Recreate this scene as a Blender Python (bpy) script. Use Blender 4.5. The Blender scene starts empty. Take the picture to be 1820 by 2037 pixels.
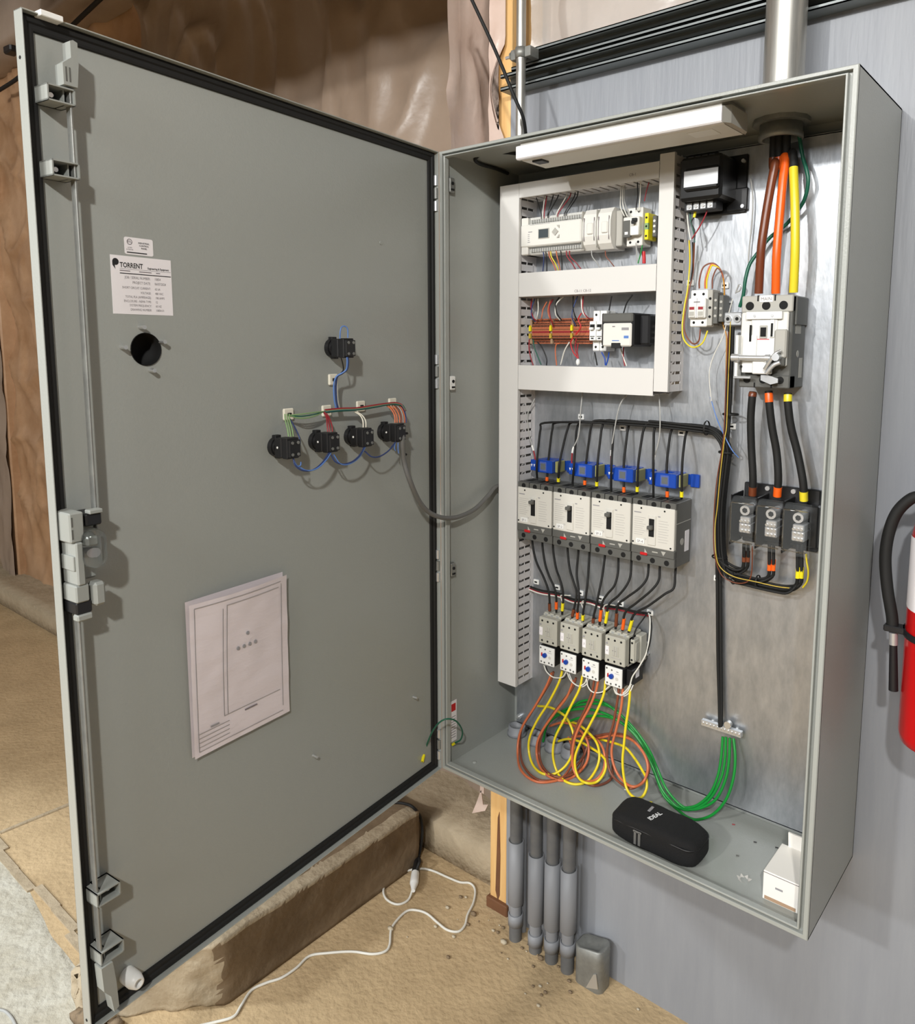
import bpy, bmesh, math, random
from mathutils import Vector, Matrix, Euler
random.seed(7)
SC = bpy.context.scene
COL = SC.collection
# ------------------------------------------------------------------ camera, world, lamps
ZB = 0.62                                   # height of the cabinet's underside above the floor
CAMP = Vector((1.2709373, -1.3519529, 1.0805724))   # cabinet frame: x right, y into the wall, z up from cabinet bottom
CF, CCX, CCY = 1525.5606, 986.8383, 875.4166
CROT = Euler((1.44666038, -0.00392495, 0.68170264), 'XYZ').to_matrix()
cam = bpy.data.cameras.new('camera'); camo = bpy.data.objects.new('camera', cam); COL.objects.link(camo)
camo.location = CAMP + Vector((0, 0, ZB)); camo.rotation_euler = CROT.to_euler('XYZ')
cam.sensor_fit = 'HORIZONTAL'; cam.sensor_width = 36; cam.lens = 36 * CF / 1820
cam.shift_x = (910 - CCX) / 1820; cam.shift_y = (CCY - 1018.5) / 1820
cam.clip_start = 0.02; cam.clip_end = 100
SC.camera = camo
w = bpy.data.worlds.new('world'); SC.world = w; w.use_nodes = True
w.node_tree.nodes['Background'].inputs[0].default_value = (0.95, 0.97, 1.0, 1)
w.node_tree.nodes['Background'].inputs[1].default_value = 0.06
def lamp(name, loc, power, radius, color=(1, 1, 1), spot=None, target=None, blend=.5):
    l = bpy.data.lights.new(name, 'SPOT' if spot else 'POINT'); l.energy = power; l.color = color; l.shadow_soft_size = radius
    o = bpy.data.objects.new(name, l); COL.objects.link(o); o.location = (loc[0], loc[1], loc[2] + ZB)
    if spot:
        l.spot_size = spot; l.spot_blend = blend
        o.rotation_euler = (Vector(target) - Vector(loc)).to_track_quat('-Z', 'Y').to_euler()
    return o
lamp('ceiling_lamp_far', (-0.42, -5.1, 2.95), 380, .10, (1, .985, .95))
lamp('ceiling_lamp_near', (1.9, -2.45, 2.35), 215, .06, (1, .985, .95))
lamp('doorway_daylight', (-2.6, -2.6, 2.4), 480, .25, (.86, .94, 1), math.radians(38), (-1.25, -1.35, -.62), .35)
lamp('door_edge_fill', (-2.2, -4.5, 1.5), 260, .15, (.95, .98, 1), math.radians(30), (-.42, -.9, .75), .6)  # added narrow spot that brightens the door's free edge
fill = bpy.data.lights.new('front_fill', 'AREA'); fill.shape = 'RECTANGLE'; fill.size = 3.2; fill.size_y = 1.6; fill.energy = 250; fill.color = (.97, .985, 1)  # added soft fill behind the camera, evens out the lamps' shadows
fillo = bpy.data.objects.new('front_fill', fill); COL.objects.link(fillo); fillo.location = (1.0, -6.8, 3.3 + ZB); fillo.rotation_euler = (Vector((.4, .2, .6)) - Vector((1.0, -6.8, 3.3))).to_track_quat('-Z', 'Y').to_euler()
SC.view_settings.view_transform = 'Standard'; SC.view_settings.look = 'None'
SC.view_settings.exposure = 0.0; SC.view_settings.gamma = 1.0; SC.view_settings.use_curve_mapping = False
SC.cycles.max_bounces = 8; SC.cycles.diffuse_bounces = 2

# ------------------------------------------------------------------ points of the place
def _ray(px, py): return CROT @ Vector(((px - CCX) / CF, -(py - CCY) / CF, -1.0))
def at(px, py, y):                          # point of the plane y = const (parallel to the wall)
    d = _ray(px, py); return CAMP + d * ((y - CAMP.y) / d.y)
def atz(px, py, z):                         # point of a level plane
    d = _ray(px, py); return CAMP + d * ((z - CAMP.z) / d.z)
def atx(px, py, x):
    d = _ray(px, py); return CAMP + d * ((x - CAMP.x) / d.x)
DA = math.radians(96.0215)                  # the door, open: local x towards the hinge, y through the door, z up
DEX = Vector((math.cos(DA), math.sin(DA), 0)); DEY = Vector((-math.sin(DA), math.cos(DA), 0))
def atd(px, py, off):                       # point at height off over the door's rim plane
    d = _ray(px, py); n = -DEY
    return CAMP + d * ((off - CAMP @ n) / (d @ n))
def dloc(p): return Vector((p @ DEX, p @ DEY, p.z))          # cabinet frame -> door frame
def dabs(x, y, z): return DEX * x + DEY * y + Vector((0, 0, z))

# ------------------------------------------------------------------ materials
def lin(c): return tuple((v / 12.92 if v <= .04045 else ((v + .055) / 1.055) ** 2.4) for v in [k / 255 for k in c])
MATS = {}
def mat(name, rgb, rough=.5, metal=0.0, noise=0.0, nscale=20.0, rgb2=None, bump=0.0, bscale=200.0, spec=.5, trans=0.0, alpha=1.0, stretch=None, coat=0.0):
    m = bpy.data.materials.new(name); m.use_nodes = True; nt = m.node_tree; b = nt.nodes['Principled BSDF']
    c = lin(rgb); b.inputs['Base Color'].default_value = (*c, 1); b.inputs['Roughness'].default_value = rough
    b.inputs['Metallic'].default_value = metal; b.inputs['Specular IOR Level'].default_value = spec
    b.inputs['Transmission Weight'].default_value = trans; b.inputs['Alpha'].default_value = alpha; b.inputs['Coat Weight'].default_value = coat
    tc = mp = None
    def coord():
        nonlocal tc, mp
        if tc is None:
            tc = nt.nodes.new('ShaderNodeTexCoord'); mp = nt.nodes.new('ShaderNodeMapping'); nt.links.new(tc.outputs['Object'], mp.inputs[0])
            if stretch: mp.inputs['Scale'].default_value = stretch
        return mp.outputs[0]
    if rgb2 is not None:
        n = nt.nodes.new('ShaderNodeTexNoise'); n.inputs['Scale'].default_value = nscale; n.inputs['Detail'].default_value = 6; n.inputs['Roughness'].default_value = .65
        nt.links.new(coord(), n.inputs['Vector'])
        r = nt.nodes.new('ShaderNodeValToRGB'); r.color_ramp.elements[0].position = .5 - noise; r.color_ramp.elements[1].position = .5 + noise
        r.color_ramp.elements[0].color = (*c, 1); r.color_ramp.elements[1].color = (*lin(rgb2), 1)
        nt.links.new(n.outputs[0], r.inputs[0]); nt.links.new(r.outputs[0], b.inputs['Base Color'])
    if bump:
        n2 = nt.nodes.new('ShaderNodeTexNoise'); n2.inputs['Scale'].default_value = bscale; n2.inputs['Detail'].default_value = 5
        nt.links.new(coord(), n2.inputs['Vector'])
        bp = nt.nodes.new('ShaderNodeBump'); bp.inputs['Strength'].default_value = bump; bp.inputs['Distance'].default_value = .01
        nt.links.new(n2.outputs[0], bp.inputs['Height']); nt.links.new(bp.outputs[0], b.inputs['Normal'])
    MATS[name] = m; return m
mat('khaki', (150, 148, 92), .5)
mat('latch_grey', (152, 155, 150), .45)
mat('clear_cover', (200, 206, 208), .03, alpha=.04, spec=.6)
mat('old_yellow', (196, 168, 66), .4)
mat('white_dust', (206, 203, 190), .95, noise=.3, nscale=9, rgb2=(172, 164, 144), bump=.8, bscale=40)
mat('grey_paint', (158, 161, 156), .33, bump=.06, bscale=260)
mat('grey_wall', (139, 142, 148), .45, noise=.25, nscale=5, rgb2=(148, 151, 156), bump=.12, bscale=14, stretch=(6, 6, .6))
mat('galvanised', (194, 197, 201), .42, metal=.85, noise=.2, nscale=13, rgb2=(164, 168, 173), bump=.05, bscale=30, stretch=(3, 3, 1.1))
mat('zinc', (212, 214, 216), .34, metal=.7)
mat('steel', (206, 206, 204), .28, metal=.7)
mat('dull_steel', (132, 133, 130), .5, metal=.6, noise=.2, nscale=30, rgb2=(156, 157, 152))
mat('conduit_metal', (196, 194, 187), .40, metal=.75, noise=.2, nscale=16, rgb2=(158, 156, 150), stretch=(4, 4, .3))
mat('strut_metal', (132, 138, 138), .4, metal=.3)
mat('rubber', (18, 18, 17), .7)
mat('black_plastic', (26, 26, 28), .45)
mat('black_gloss', (20, 20, 21), .32)
mat('dark_plastic', (66, 64, 60), .5)
mat('duct_plastic', (218, 216, 212), .5)
mat('duct_side', (222, 219, 218), .55)
mat('device_grey', (212, 209, 200), .5)
mat('device_pale', (226, 224, 217), .45)
mat('device_mid', (176, 174, 166), .5)
mat('device_dark', (92, 92, 88), .5)
mat('contactor_grey', (182, 180, 168), .5)
mat('white_plastic', (238, 238, 234), .4)
mat('lens_white', (240, 238, 240), .35)
mat('cream', (236, 230, 212), .5)
mat('paper', (224, 214, 216), .8, bump=.25, bscale=9, stretch=(1, 1, 3))
mat('sticker', (240, 236, 238), .5)
mat('ink', (30, 30, 32), .7)
mat('ink_grey', (120, 112, 116), .7)
mat('ink_faint', (150, 148, 150), .8)
mat('ink_pale', (176, 172, 168), .8)
mat('hole', (6, 6, 6), .8)
mat('screen', (70, 78, 82), .2)
mat('blue', (14, 66, 164), .4)
mat('blue_wire', (92, 130, 196), .4)
mat('navy_wire', (44, 62, 112), .45)
mat('red', (196, 30, 34), .4)
mat('red_wire', (150, 34, 44), .45)
mat('ext_red', (196, 6, 10), .28, coat=.4)
mat('orange_wire', (206, 112, 72), .38)
mat('orange', (240, 100, 30), .4)
mat('orange_tape', (244, 100, 26), .32)
mat('brown_wire', (128, 72, 52), .38)
mat('brown_tape', (112, 58, 34), .32)
mat('yellow_wire', (238, 214, 40), .35)
mat('yellow', (238, 222, 30), .4)
mat('yellow_tape', (232, 212, 48), .32)
mat('green', (22, 140, 54), .35)
mat('dark_green', (20, 92, 70), .4)
mat('pale_green', (132, 164, 110), .5)
mat('grey_wire', (168, 168, 164), .5)
mat('grey_cable', (104, 103, 100), .5)
mat('white_wire', (228, 226, 216), .45)
mat('term_orange', (184, 106, 72), .5)
mat('clear', (235, 238, 238), .06, trans=1.0)
mat('clear_smoke', (225, 230, 232), .08, alpha=.10, spec=1.0)
mat('fabric_black', (16, 16, 17), .9, bump=.3, bscale=500)
mat('carton', (238, 234, 226), .75)
mat('carton_brown', (170, 140, 112), .85)
mat('wood', (236, 196, 134), .7, noise=.22, nscale=4, rgb2=(212, 160, 94), bump=.15, bscale=20, stretch=(8, 8, .5))
mat('wood_dark', (124, 84, 54), .8, noise=.2, nscale=8, rgb2=(96, 62, 40))
mat('pvc', (140, 142, 146), .5)
mat('pvc_dark', (96, 98, 101), .5, noise=.2, nscale=20, rgb2=(112, 112, 110))
mat('dirt_floor', (206, 180, 140), .95, noise=.28, nscale=5, rgb2=(172, 148, 112), bump=.5, bscale=55)
mat('slab', (170, 154, 126), .95, noise=.25, nscale=3.5, rgb2=(140, 124, 98), bump=.5, bscale=40)
mat('concrete', (146, 126, 100), .95, noise=.25, nscale=6, rgb2=(112, 94, 72), bump=.5, bscale=30)
mat('concrete_pale', (188, 172, 146), .95, noise=.25, nscale=9, rgb2=(160, 144, 118), bump=.6, bscale=45)
mat('rubble', (150, 130, 104), .95, noise=.2, nscale=14, rgb2=(118, 100, 78), bump=.5, bscale=60)
mat('pebble', (196, 184, 160), .9)
mat('poly_back', (164, 147, 132), .36, noise=.3, nscale=2.2, rgb2=(146, 127, 110), bump=.7, bscale=5, spec=.7)
mat('poly_kraft', (198, 162, 128), .4, noise=.22, nscale=3.5, rgb2=(156, 116, 80), bump=.8, bscale=5, spec=.6)
mat('poly_pink', (218, 198, 186), .3, noise=.25, nscale=4, rgb2=(196, 172, 158), bump=.7, bscale=8, spec=.6)
mat('poly_clear', (226, 220, 212), .28, alpha=.55, spec=.7, bump=.6, bscale=12)
mat('pouch_print', (235, 235, 235), .7)
M = MATS

# ------------------------------------------------------------------ mesh builder
class MB:
    def __init__(s): s.v = []; s.f = []; s.mi = []; s.sm = []; s.ms = []
    def idx(s, m):
        if m not in s.ms: s.ms.append(m)
        return s.ms.index(m)
    def add(s, vs, fs, m, smooth=False):
        o = len(s.v); s.v += [Vector(v) for v in vs]; i = s.idx(m)
        for f in fs: s.f.append([o + k for k in f]); s.mi.append(i); s.sm.append(smooth)
        return s
    def box(s, x0, x1, y0, y1, z0, z1, m, c=0.0):
        if x0 > x1: x0, x1 = x1, x0
        if y0 > y1: y0, y1 = y1, y0
        if z0 > z1: z0, z1 = z1, z0
        if c <= 0:
            vs = [(x, y, z) for x in (x0, x1) for y in (y0, y1) for z in (z0, z1)]
            return s.add(vs, [(0, 1, 3, 2), (4, 6, 7, 5), (0, 4, 5, 1), (2, 3, 7, 6), (0, 2, 6, 4), (1, 5, 7, 3)], m)
        c = min(c, (x1 - x0) * .49, (y1 - y0) * .49, (z1 - z0) * .49)
        lo = (x0, y0, z0); hi = (x1, y1, z1); vs = []; ix = {}
        for sx in (0, 1):
            for sy in (0, 1):
                for sz in (0, 1):
                    sg = (sx, sy, sz)
                    for a in range(3):
                        p = [0, 0, 0]
                        for k in range(3):
                            e = hi[k] if sg[k] else lo[k]
                            p[k] = e if k == a else e + (-c if sg[k] else c)
                        ix[(sg, a)] = len(vs); vs.append(p)
        fs = []
        for a in range(3):
            b, d = (a + 1) % 3, (a + 2) % 3
            for q in (0, 1):
                def g(i, j):
                    t = [0, 0, 0]; t[a] = q; t[b] = i; t[d] = j; return tuple(t)
                fs.append([ix[(g(0, 0), a)], ix[(g(1, 0), a)], ix[(g(1, 1), a)], ix[(g(0, 1), a)]])
            for i in (0, 1):
                for j in (0, 1):
                    def h(q):
                        t = [0, 0, 0]; t[a] = q; t[b] = i; t[d] = j; return tuple(t)
                    fs.append([ix[(h(0), b)], ix[(h(1), b)], ix[(h(1), d)], ix[(h(0), d)]])
        for sx in (0, 1):
            for sy in (0, 1):
                for sz in (0, 1): fs.append([ix[((sx, sy, sz), k)] for k in range(3)])
        return s.add(vs, fs, m)
    def cyl(s, p0, p1, r, m, n=16, r1=None, cap=True):
        p0 = Vector(p0); p1 = Vector(p1); d = (p1 - p0).normalized(); u = d.orthogonal().normalized(); v = d.cross(u); r1 = r if r1 is None else r1
        vs = [p0 + (u * math.cos(t) + v * math.sin(t)) * r for t in [2 * math.pi * k / n for k in range(n)]]
        vs += [p1 + (u * math.cos(t) + v * math.sin(t)) * r1 for t in [2 * math.pi * k / n for k in range(n)]]
        s.add(vs, [(k, (k + 1) % n, n + (k + 1) % n, n + k) for k in range(n)], m, True)
        if cap:
            s.add(vs[:n], [list(range(n))[::-1]], m); s.add(vs[n:], [list(range(n))], m)
        return s
    def lathe(s, prof, c, m, axis='z', n=24):                # prof: (radius, along)
        c = Vector(c); vs = []
        for r, h in prof:
            for k in range(n):
                t = 2 * math.pi * k / n; a, b = r * math.cos(t), r * math.sin(t)
                vs.append(c + Vector({'z': (a, b, h), 'y': (a, h, b), 'x': (h, a, b)}[axis]))
        fs = [(i * n + k, i * n + (k + 1) % n, (i + 1) * n + (k + 1) % n, (i + 1) * n + k) for i in range(len(prof) - 1) for k in range(n)]
        return s.add(vs, fs, m, True)
    def tube(s, pts, r, m, n=8, sub=5, cap=True):
        P = spline(pts, sub) if sub else [Vector(p) for p in pts]
        L = len(P); rr = r if hasattr(r, '__len__') else None
        t0 = (P[1] - P[0]).normalized(); u = t0.orthogonal().normalized(); vs = []
        for i in range(L):
            t = (P[min(i + 1, L - 1)] - P[max(i - 1, 0)]);
            if t.length < 1e-9: t = t0
            t = t.normalized(); u = (u - t * u.dot(t))
            if u.length < 1e-6: u = t.orthogonal()
            u.normalize(); v = t.cross(u); R = r
            if rr is not None:
                q = i / (L - 1) * (len(rr) - 1); k = min(int(q), len(rr) - 2); R = rr[k] + (rr[k + 1] - rr[k]) * (q - k)
            vs += [P[i] + (u * math.cos(a) + v * math.sin(a)) * R for a in [2 * math.pi * k / n for k in range(n)]]
        s.add(vs, [(i * n + k, i * n + (k + 1) % n, (i + 1) * n + (k + 1) % n, (i + 1) * n + k) for i in range(L - 1) for k in range(n)], m, True)
        if cap: s.add(vs[:n], [list(range(n))[::-1]], m); s.add(vs[-n:], [list(range(n))], m)
        return s
    def prism(s, poly, a0, a1, m, axis='y', smooth=False):    # poly in the two other axes
        n = len(poly)
        def pt(p, a): return {'x': (a, p[0], p[1]), 'y': (p[0], a, p[1]), 'z': (p[0], p[1], a)}[axis]
        vs = [pt(p, a0) for p in poly] + [pt(p, a1) for p in poly]
        s.add(vs, [(k, (k + 1) % n, n + (k + 1) % n, n + k) for k in range(n)], m, smooth)
        s.add(vs[:n], [list(range(n))[::-1]], m); s.add(vs[n:], [list(range(n))], m); return s
    def sphere(s, c, r, m, n=12, sx=1, sy=1, sz=1):
        c = Vector(c); vs = []; k = n // 2
        for i in range(1, k):
            a = math.pi * i / k
            for j in range(n): b = 2 * math.pi * j / n; vs.append(c + Vector((r * sx * math.sin(a) * math.cos(b), r * sy * math.sin(a) * math.sin(b), r * sz * math.cos(a))))
        o = len(vs); vs += [c + Vector((0, 0, r * sz)), c - Vector((0, 0, r * sz))]
        fs = [(i * n + j, i * n + (j + 1) % n, (i + 1) * n + (j + 1) % n, (i + 1) * n + j) for i in range(k - 2) for j in range(n)]
        fs += [(o, (j + 1) % n, j) for j in range(n)] + [(o + 1, (k - 2) * n + j, (k - 2) * n + (j + 1) % n) for j in range(n)]
        return s.add(vs, fs, m, True)
    def text(s, txt, size, pos, m, align='LEFT', ax=(1, 0, 0), up=(0, 0, 1), bold=0.0, sq=1.0):
        V, F = glyphs(txt, align, bold); ax = Vector(ax); up = Vector(up); pos = Vector(pos)
        return s.add([pos + ax * (x * size * sq) + up * (y * size) for x, y in V], F, m)
    def bar(s, n, size, pos, m, align='LEFT'):              # a line of print too small to read
        L = n * size * .6; x, y, z = pos; x -= L / 2 if align == 'CENTER' else 0
        return s.add([(x, y, z + size * .1), (x + L, y, z + size * .1), (x + L, y, z + size * .6), (x, y, z + size * .6)], [(0, 1, 2, 3)], m)
    def move(s, mtx, start=0):
        for i in range(start, len(s.v)): s.v[i] = mtx @ s.v[i]
        return s
    def build(s, name, parent=None, origin=None, recalc=True, kind=None, label=None):
        me = bpy.data.meshes.new(name); o0 = Vector(origin) if origin is not None else Vector((0, 0, 0))
        me.from_pydata([v - o0 for v in s.v], [], s.f)
        for m in s.ms: me.materials.append(MATS[m])
        for p, i, q in zip(me.polygons, s.mi, s.sm): p.material_index = i; p.use_smooth = q
        if recalc:
            b = bmesh.new(); b.from_mesh(me); bmesh.ops.recalc_face_normals(b, faces=b.faces); b.to_mesh(me); b.free()
        o = bpy.data.objects.new(name, me); COL.objects.link(o)
        if parent is not None: o.parent = parent
        else: o.location = o0 + Vector((0, 0, ZB))
        if kind: o['kind'] = kind
        if label: o['label'] = label
        return o
def spline(pts, sub=5):
    P = [Vector(p) for p in pts]
    if len(P) < 3: return P
    Q = [P[0] * 2 - P[1]] + P + [P[-1] * 2 - P[-2]]; out = []
    for i in range(1, len(Q) - 2):
        a, b, c, d = Q[i - 1:i + 3]
        for k in range(sub):
            t = k / sub; out.append(.5 * ((2 * b) + (c - a) * t + (2 * a - 5 * b + 4 * c - d) * t * t + (3 * b - a - 3 * c + d) * t ** 3))
    return out + [P[-1]]
_G = {}
def glyphs(txt, align, bold):
    k = (txt, align, bold)
    if k not in _G:
        c = bpy.data.curves.new('t', 'FONT'); c.body = txt; c.size = 1; c.align_x = align; c.offset = bold; c.resolution_u = 2
        o = bpy.data.objects.new('t', c); COL.objects.link(o); dg = bpy.context.evaluated_depsgraph_get(); dg.update()
        me = o.evaluated_get(dg).to_mesh(); _G[k] = ([(v.co.x, v.co.y) for v in me.vertices], [list(p.vertices) for p in me.polygons])
        o.evaluated_get(dg).to_mesh_clear(); bpy.data.objects.remove(o); bpy.data.curves.remove(c)
    return _G[k]
def tag(o, label, cat, group=None, kind=None):
    o['label'] = label; o['category'] = cat
    if group: o['group'] = group
    if kind: o['kind'] = kind
    return o
def thing(name, label, cat, loc, rz=0.0, group=None):
    o = bpy.data.objects.new(name, None); COL.objects.link(o); o.empty_display_size = .02
    o.location = (loc[0], loc[1], loc[2] + ZB); o.rotation_euler = (0, 0, rz)
    return tag(o, label, cat, group)
def copy_tree(o, parent=None):
    c = o.copy(); COL.objects.link(c)
    if parent: c.parent = parent
    for ch in [k for k in bpy.data.objects if k.parent == o]: copy_tree(ch, c)
    return c
def single(mb, name, label, cat, group=None, origin=None, kind=None):
    if origin is None:
        z = min(v.z for v in mb.v); n = len(mb.v); origin = (sum(v.x for v in mb.v) / n, sum(v.y for v in mb.v) / n, z)
    return tag(mb.build(name, origin=origin), label, cat, group, kind)
def wirepts(spec, floor=None):              # (px, py, y) -> points, kept above a floor level
    out = []
    for px, py, y in spec:
        p = at(px, py, y)
        if floor is not None and p.z < floor: p = atz(px, py, floor)
        out.append(p)
    return out
def wire(pts, r, m, name, label, cat='wire', group=None, sub=5, n=8):
    return single(MB().tube(pts, r, m, n=n, sub=sub), name, label, cat, group, origin=pts[0])
W, D, H = .9111, .305, 1.524
YP = .268                                   # face of the mounting panel
ORD = ['leftmost', 'second from the left', 'third from the left', 'rightmost']
# ------------------------------------------------------------------ setting
from mathutils import noise as NZ
FZ = -0.62
def struct(mb, name, label): o = mb.build(name, origin=(0, 0, 0), recalc=True); o['kind'] = 'structure'; o['label'] = label; o['category'] = name.split('_')[0]; return o
def sheet(x0, x1, z0, z1, y, m, nx, nz, amp, sc, seed=0.0, ax='x'):
    vs = []
    for j in range(nz + 1):
        for i in range(nx + 1):
            a = x0 + (x1 - x0) * i / nx; z = z0 + (z1 - z0) * j / nz
            q = Vector((a * sc[0] + seed, z * sc[1], seed)); h = NZ.noise(q) * amp + (1 - min(1, abs(NZ.noise(q * 1.7 + Vector((9, 2, 4)))) * 3.2)) ** 2 * amp * .55 + (1 - min(1, abs(NZ.noise(Vector((q.x * 2.2 + q.y, q.y * 1.2 - q.x, 3)))) * 4)) ** 2 * amp * .4
            vs.append((a, y - h, z) if ax == 'x' else (y - h, a, z))
    return MB().add(vs, [(j * (nx + 1) + i, j * (nx + 1) + i + 1, (j + 1) * (nx + 1) + i + 1, (j + 1) * (nx + 1) + i) for j in range(nz) for i in range(nx)], m, True)
f = MB().box(-7, 5, -7, .9, FZ - .1, FZ, 'dirt_floor'); struct(f, 'floor', 'tan dusty concrete floor below the grey cabinet')
# grey painted plywood wall and the framing behind it
g = MB().box(-.03, 5, .309, .323, FZ, 1.765, 'grey_wall')
struct(g, 'wall_right', 'grey painted plywood wall behind the open cabinet')
s = sheet(-7.0, -.10, -.54, 4.2, .62, 'poly_back', 230, 190, .06, (1.6, 1.3))
for i, p in enumerate(s.f):
    if s.v[p[0]].x < -2.6: s.mi[i] = s.idx('poly_kraft')
struct(s, 'wall_back', 'insulated back wall under wrinkled plastic sheeting')
k = sheet(-.02, 4.9, 1.60, 2.9, .41, 'poly_clear', 90, 50, .05, (3.5, 2.2), 3.0)
tag(k.build('plastic_sheet', origin=(1.5, .41, 1.6)), 'clear wrinkled plastic sheet above the grey plywood behind the strut rails', 'plastic sheet')
k = MB().box(-.1, 5, .47, .50, 1.3, 4.2, 'poly_pink'); struct(k, 'wall_upper', 'insulation behind the plastic sheet above the grey plywood')
k = MB().box(-7.1, -7.0, -7, .9, FZ, 4.2, 'poly_back'); struct(k, 'wall_left', 'far plastic covered wall at the left end of the room')
k = MB().box(-7.1, 5, -7.2, .9, 4.15, 4.25, 'pvc_dark'); struct(k, 'ceiling', 'dark ceiling of the room')
# corner stud, its plastic wrap
sd = thing('wood_stud', 'bare yellow wooden stud at the left edge of the grey wall', 'stud', (-.06, .31, FZ))
MB().box(-.035, .03, .001, .14, .03, 3.2, 'wood', .003).build('post', sd)
MB().box(-.04, .04, -.012, .14, 0, .035, 'wood_dark', .003).build('sole_plate', sd)
MB().prism([(-.012, .06), (-.004, .30), (.002, .32), (.006, .18), (.004, .05), (-.003, .03)], -.0005, .003, 'wood_dark').build('crack', sd)
wr = sheet(.16, .62, .25, 3.3, -.105, 'poly_pink', 24, 120, .03, (5, 2.2), 7.0, ax='y')
for v in wr.v: v.x = max(-.19, min(-.098, v.x + .01 * math.sin(v.z * 9)))
wro = tag(wr.build('plastic_sheet', origin=(-.1, .4, .25)), 'pinkish plastic sheet wrapped round the side of the wooden stud', 'plastic sheet')
fl = sheet(-.098, -.045, 1.45, 3.2, .303, 'poly_pink', 6, 90, .012, (9, 3), 2.0)
for v in fl.v:
    if v.x > -.06 and 1.62 < v.z < 1.86: v.x -= .035 * math.sin((v.z - 1.62) / .24 * math.pi)
    v.y = min(v.y, .303)
tag(fl.build('plastic_sheet', origin=(-.07, .3, 1.45)), 'torn pinkish plastic strip on the front of the wooden stud above the cabinet', 'plastic sheet')
tt = MB()
for i, (a, b, c) in enumerate([((975, 118), (962, 165), (970, 172)), ((972, 150), (950, 188), (958, 200)), ((968, 140), (962, 125), (975, 112))]):
    p = [at(*q, .40) for q in (a, b, c)]; tt.add(p + [v + Vector((.004, .012, 0)) for v in p], [(0, 1, 2), (3, 5, 4), (0, 3, 4, 1), (1, 4, 5, 2), (2, 5, 3, 0)], 'poly_pink')
tt.build('torn_flap', wro, origin=(-.1, .4, .25), label='torn white flap')
tt = MB()
p = [at(*q, .36) for q in ((948, 1598), (958, 1570), (962, 1600), (972, 1600), (966, 1612), (950, 1615), (940, 1617))]
tt.prism([(v.x, v.z) for v in p], .357, .360, 'poly_pink').box(p[1].x - .004, p[1].x + .012, .357, .359, p[1].z - .01, .30, 'poly_pink'); tt.build('torn_flap', wro, origin=(-.1, .4, .25), label='torn white tail hanging below the cabinet')
# back ledge, footing, slab joints
def rough(x0, x1, y0, y1, z0, z1, m, n=.02, sc=7, div=.03, chip=None):
    b = bmesh.new(); bmesh.ops.create_cube(b, size=1)
    for v in b.verts: v.co = Vector((x0 + (v.co.x + .5) * (x1 - x0), y0 + (v.co.y + .5) * (y1 - y0), z0 + (v.co.z + .5) * (z1 - z0)))
    for _ in range(9):
        es = [e for e in b.edges if e.calc_length() > div * 2]
        if not es: break
        bmesh.ops.subdivide_edges(b, edges=es, cuts=1, use_grid_fill=True)
    bmesh.ops.triangulate(b, faces=b.faces)
    c0 = Vector(((x0 + x1) / 2, (y0 + y1) / 2, (z0 + z1) / 2))
    for v in b.verts:
        if chip: chip(v)
        if v.co.z > z0 + 1e-4:
            d = NZ.noise_vector(v.co * sc) * n + NZ.noise_vector(v.co * sc * 3.1) * n * .4; v.co += d
            v.co.z = max(v.co.z, z0)
    mb = MB(); b.verts.index_update(); mb.add([v.co.copy() for v in b.verts], [[v.index for v in q.verts] for q in b.faces], m, True); b.free(); return mb
lg = rough(-6, -.10, .375, .70, FZ, -.505, 'concrete_pale', .006, 6, .05)
struct(lg, 'trim_1', 'concrete ledge along the foot of the plastic covered wall')
def chip(v):
    t = (-.40 - v.co.y) / .22; hi = (v.co.z - FZ) / .187
    if t > 0:
        k_ = .5 + .5 * NZ.noise(v.co * 16)
        v.co.x = max(-.72, v.co.x - t * (.20 + .06 * k_)) if v.co.x > -.69 else v.co.x
        v.co.z = FZ + (v.co.z - FZ) * (1 - .55 * t) + (.010 * NZ.noise(v.co * 28) if hi > .1 else 0)
        v.co.y += .02 * NZ.noise(v.co * 22)
ft = rough(-.70, -.392, -.64, .305, FZ, FZ + .187, 'concrete', .006, 9, .008, chip)
for i, p in enumerate(ft.f):
    c = sum((ft.v[q] for q in p), Vector()) / 3
    if c.y < -.405 + .02 * NZ.noise(c * 14) or c.z > FZ + .178 + .008 * NZ.noise(c * 30) and c.x > -.44: ft.mi[i] = ft.idx('concrete_pale')
tag(ft.build('concrete_footing', origin=(-.54, -.1, FZ)), 'low broken concrete footing on the floor under the open door', 'footing')
for i in range(16):
    x = -.66 + random.random() * .26; y = -.74 + random.random() * .16; r = .012 + random.random() * .02
    rk = rough(x - r, x + r, y - r, y + r * .8, FZ, FZ + r * 1.1, 'rubble', r * .35, 40, .012)
    tag(rk.build('concrete_chunk', origin=(x, y, FZ)), 'broken chunk of concrete lying by the chipped end of the footing', 'rubble', 'concrete rubble at the footing end')
cr = MB()
for i in range(24):
    x0 = -3.9 + i * .14; cr.box(x0, x0 + .14, -.555 + .012 * math.sin(i * 1.7), -.53 + .012 * math.sin(i * 1.7), FZ, FZ + .006, 'concrete_pale')
tag(cr.build('floor_ridge', origin=(-1.5, -.54, FZ), kind='structure'), 'pale raised joint line across the floor left of the door', 'floor joint')
cr = MB(); a = atz(0, 1658, FZ); b = atz(170, 1588, FZ); cr.tube([a, (a + b) / 2 + Vector((0, .01, 0)), b], .008, 'concrete_pale')
tag(cr.build('floor_ridge', origin=a, kind='structure'), 'thin pale ridge line on the shaded floor behind the door', 'floor joint')
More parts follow.
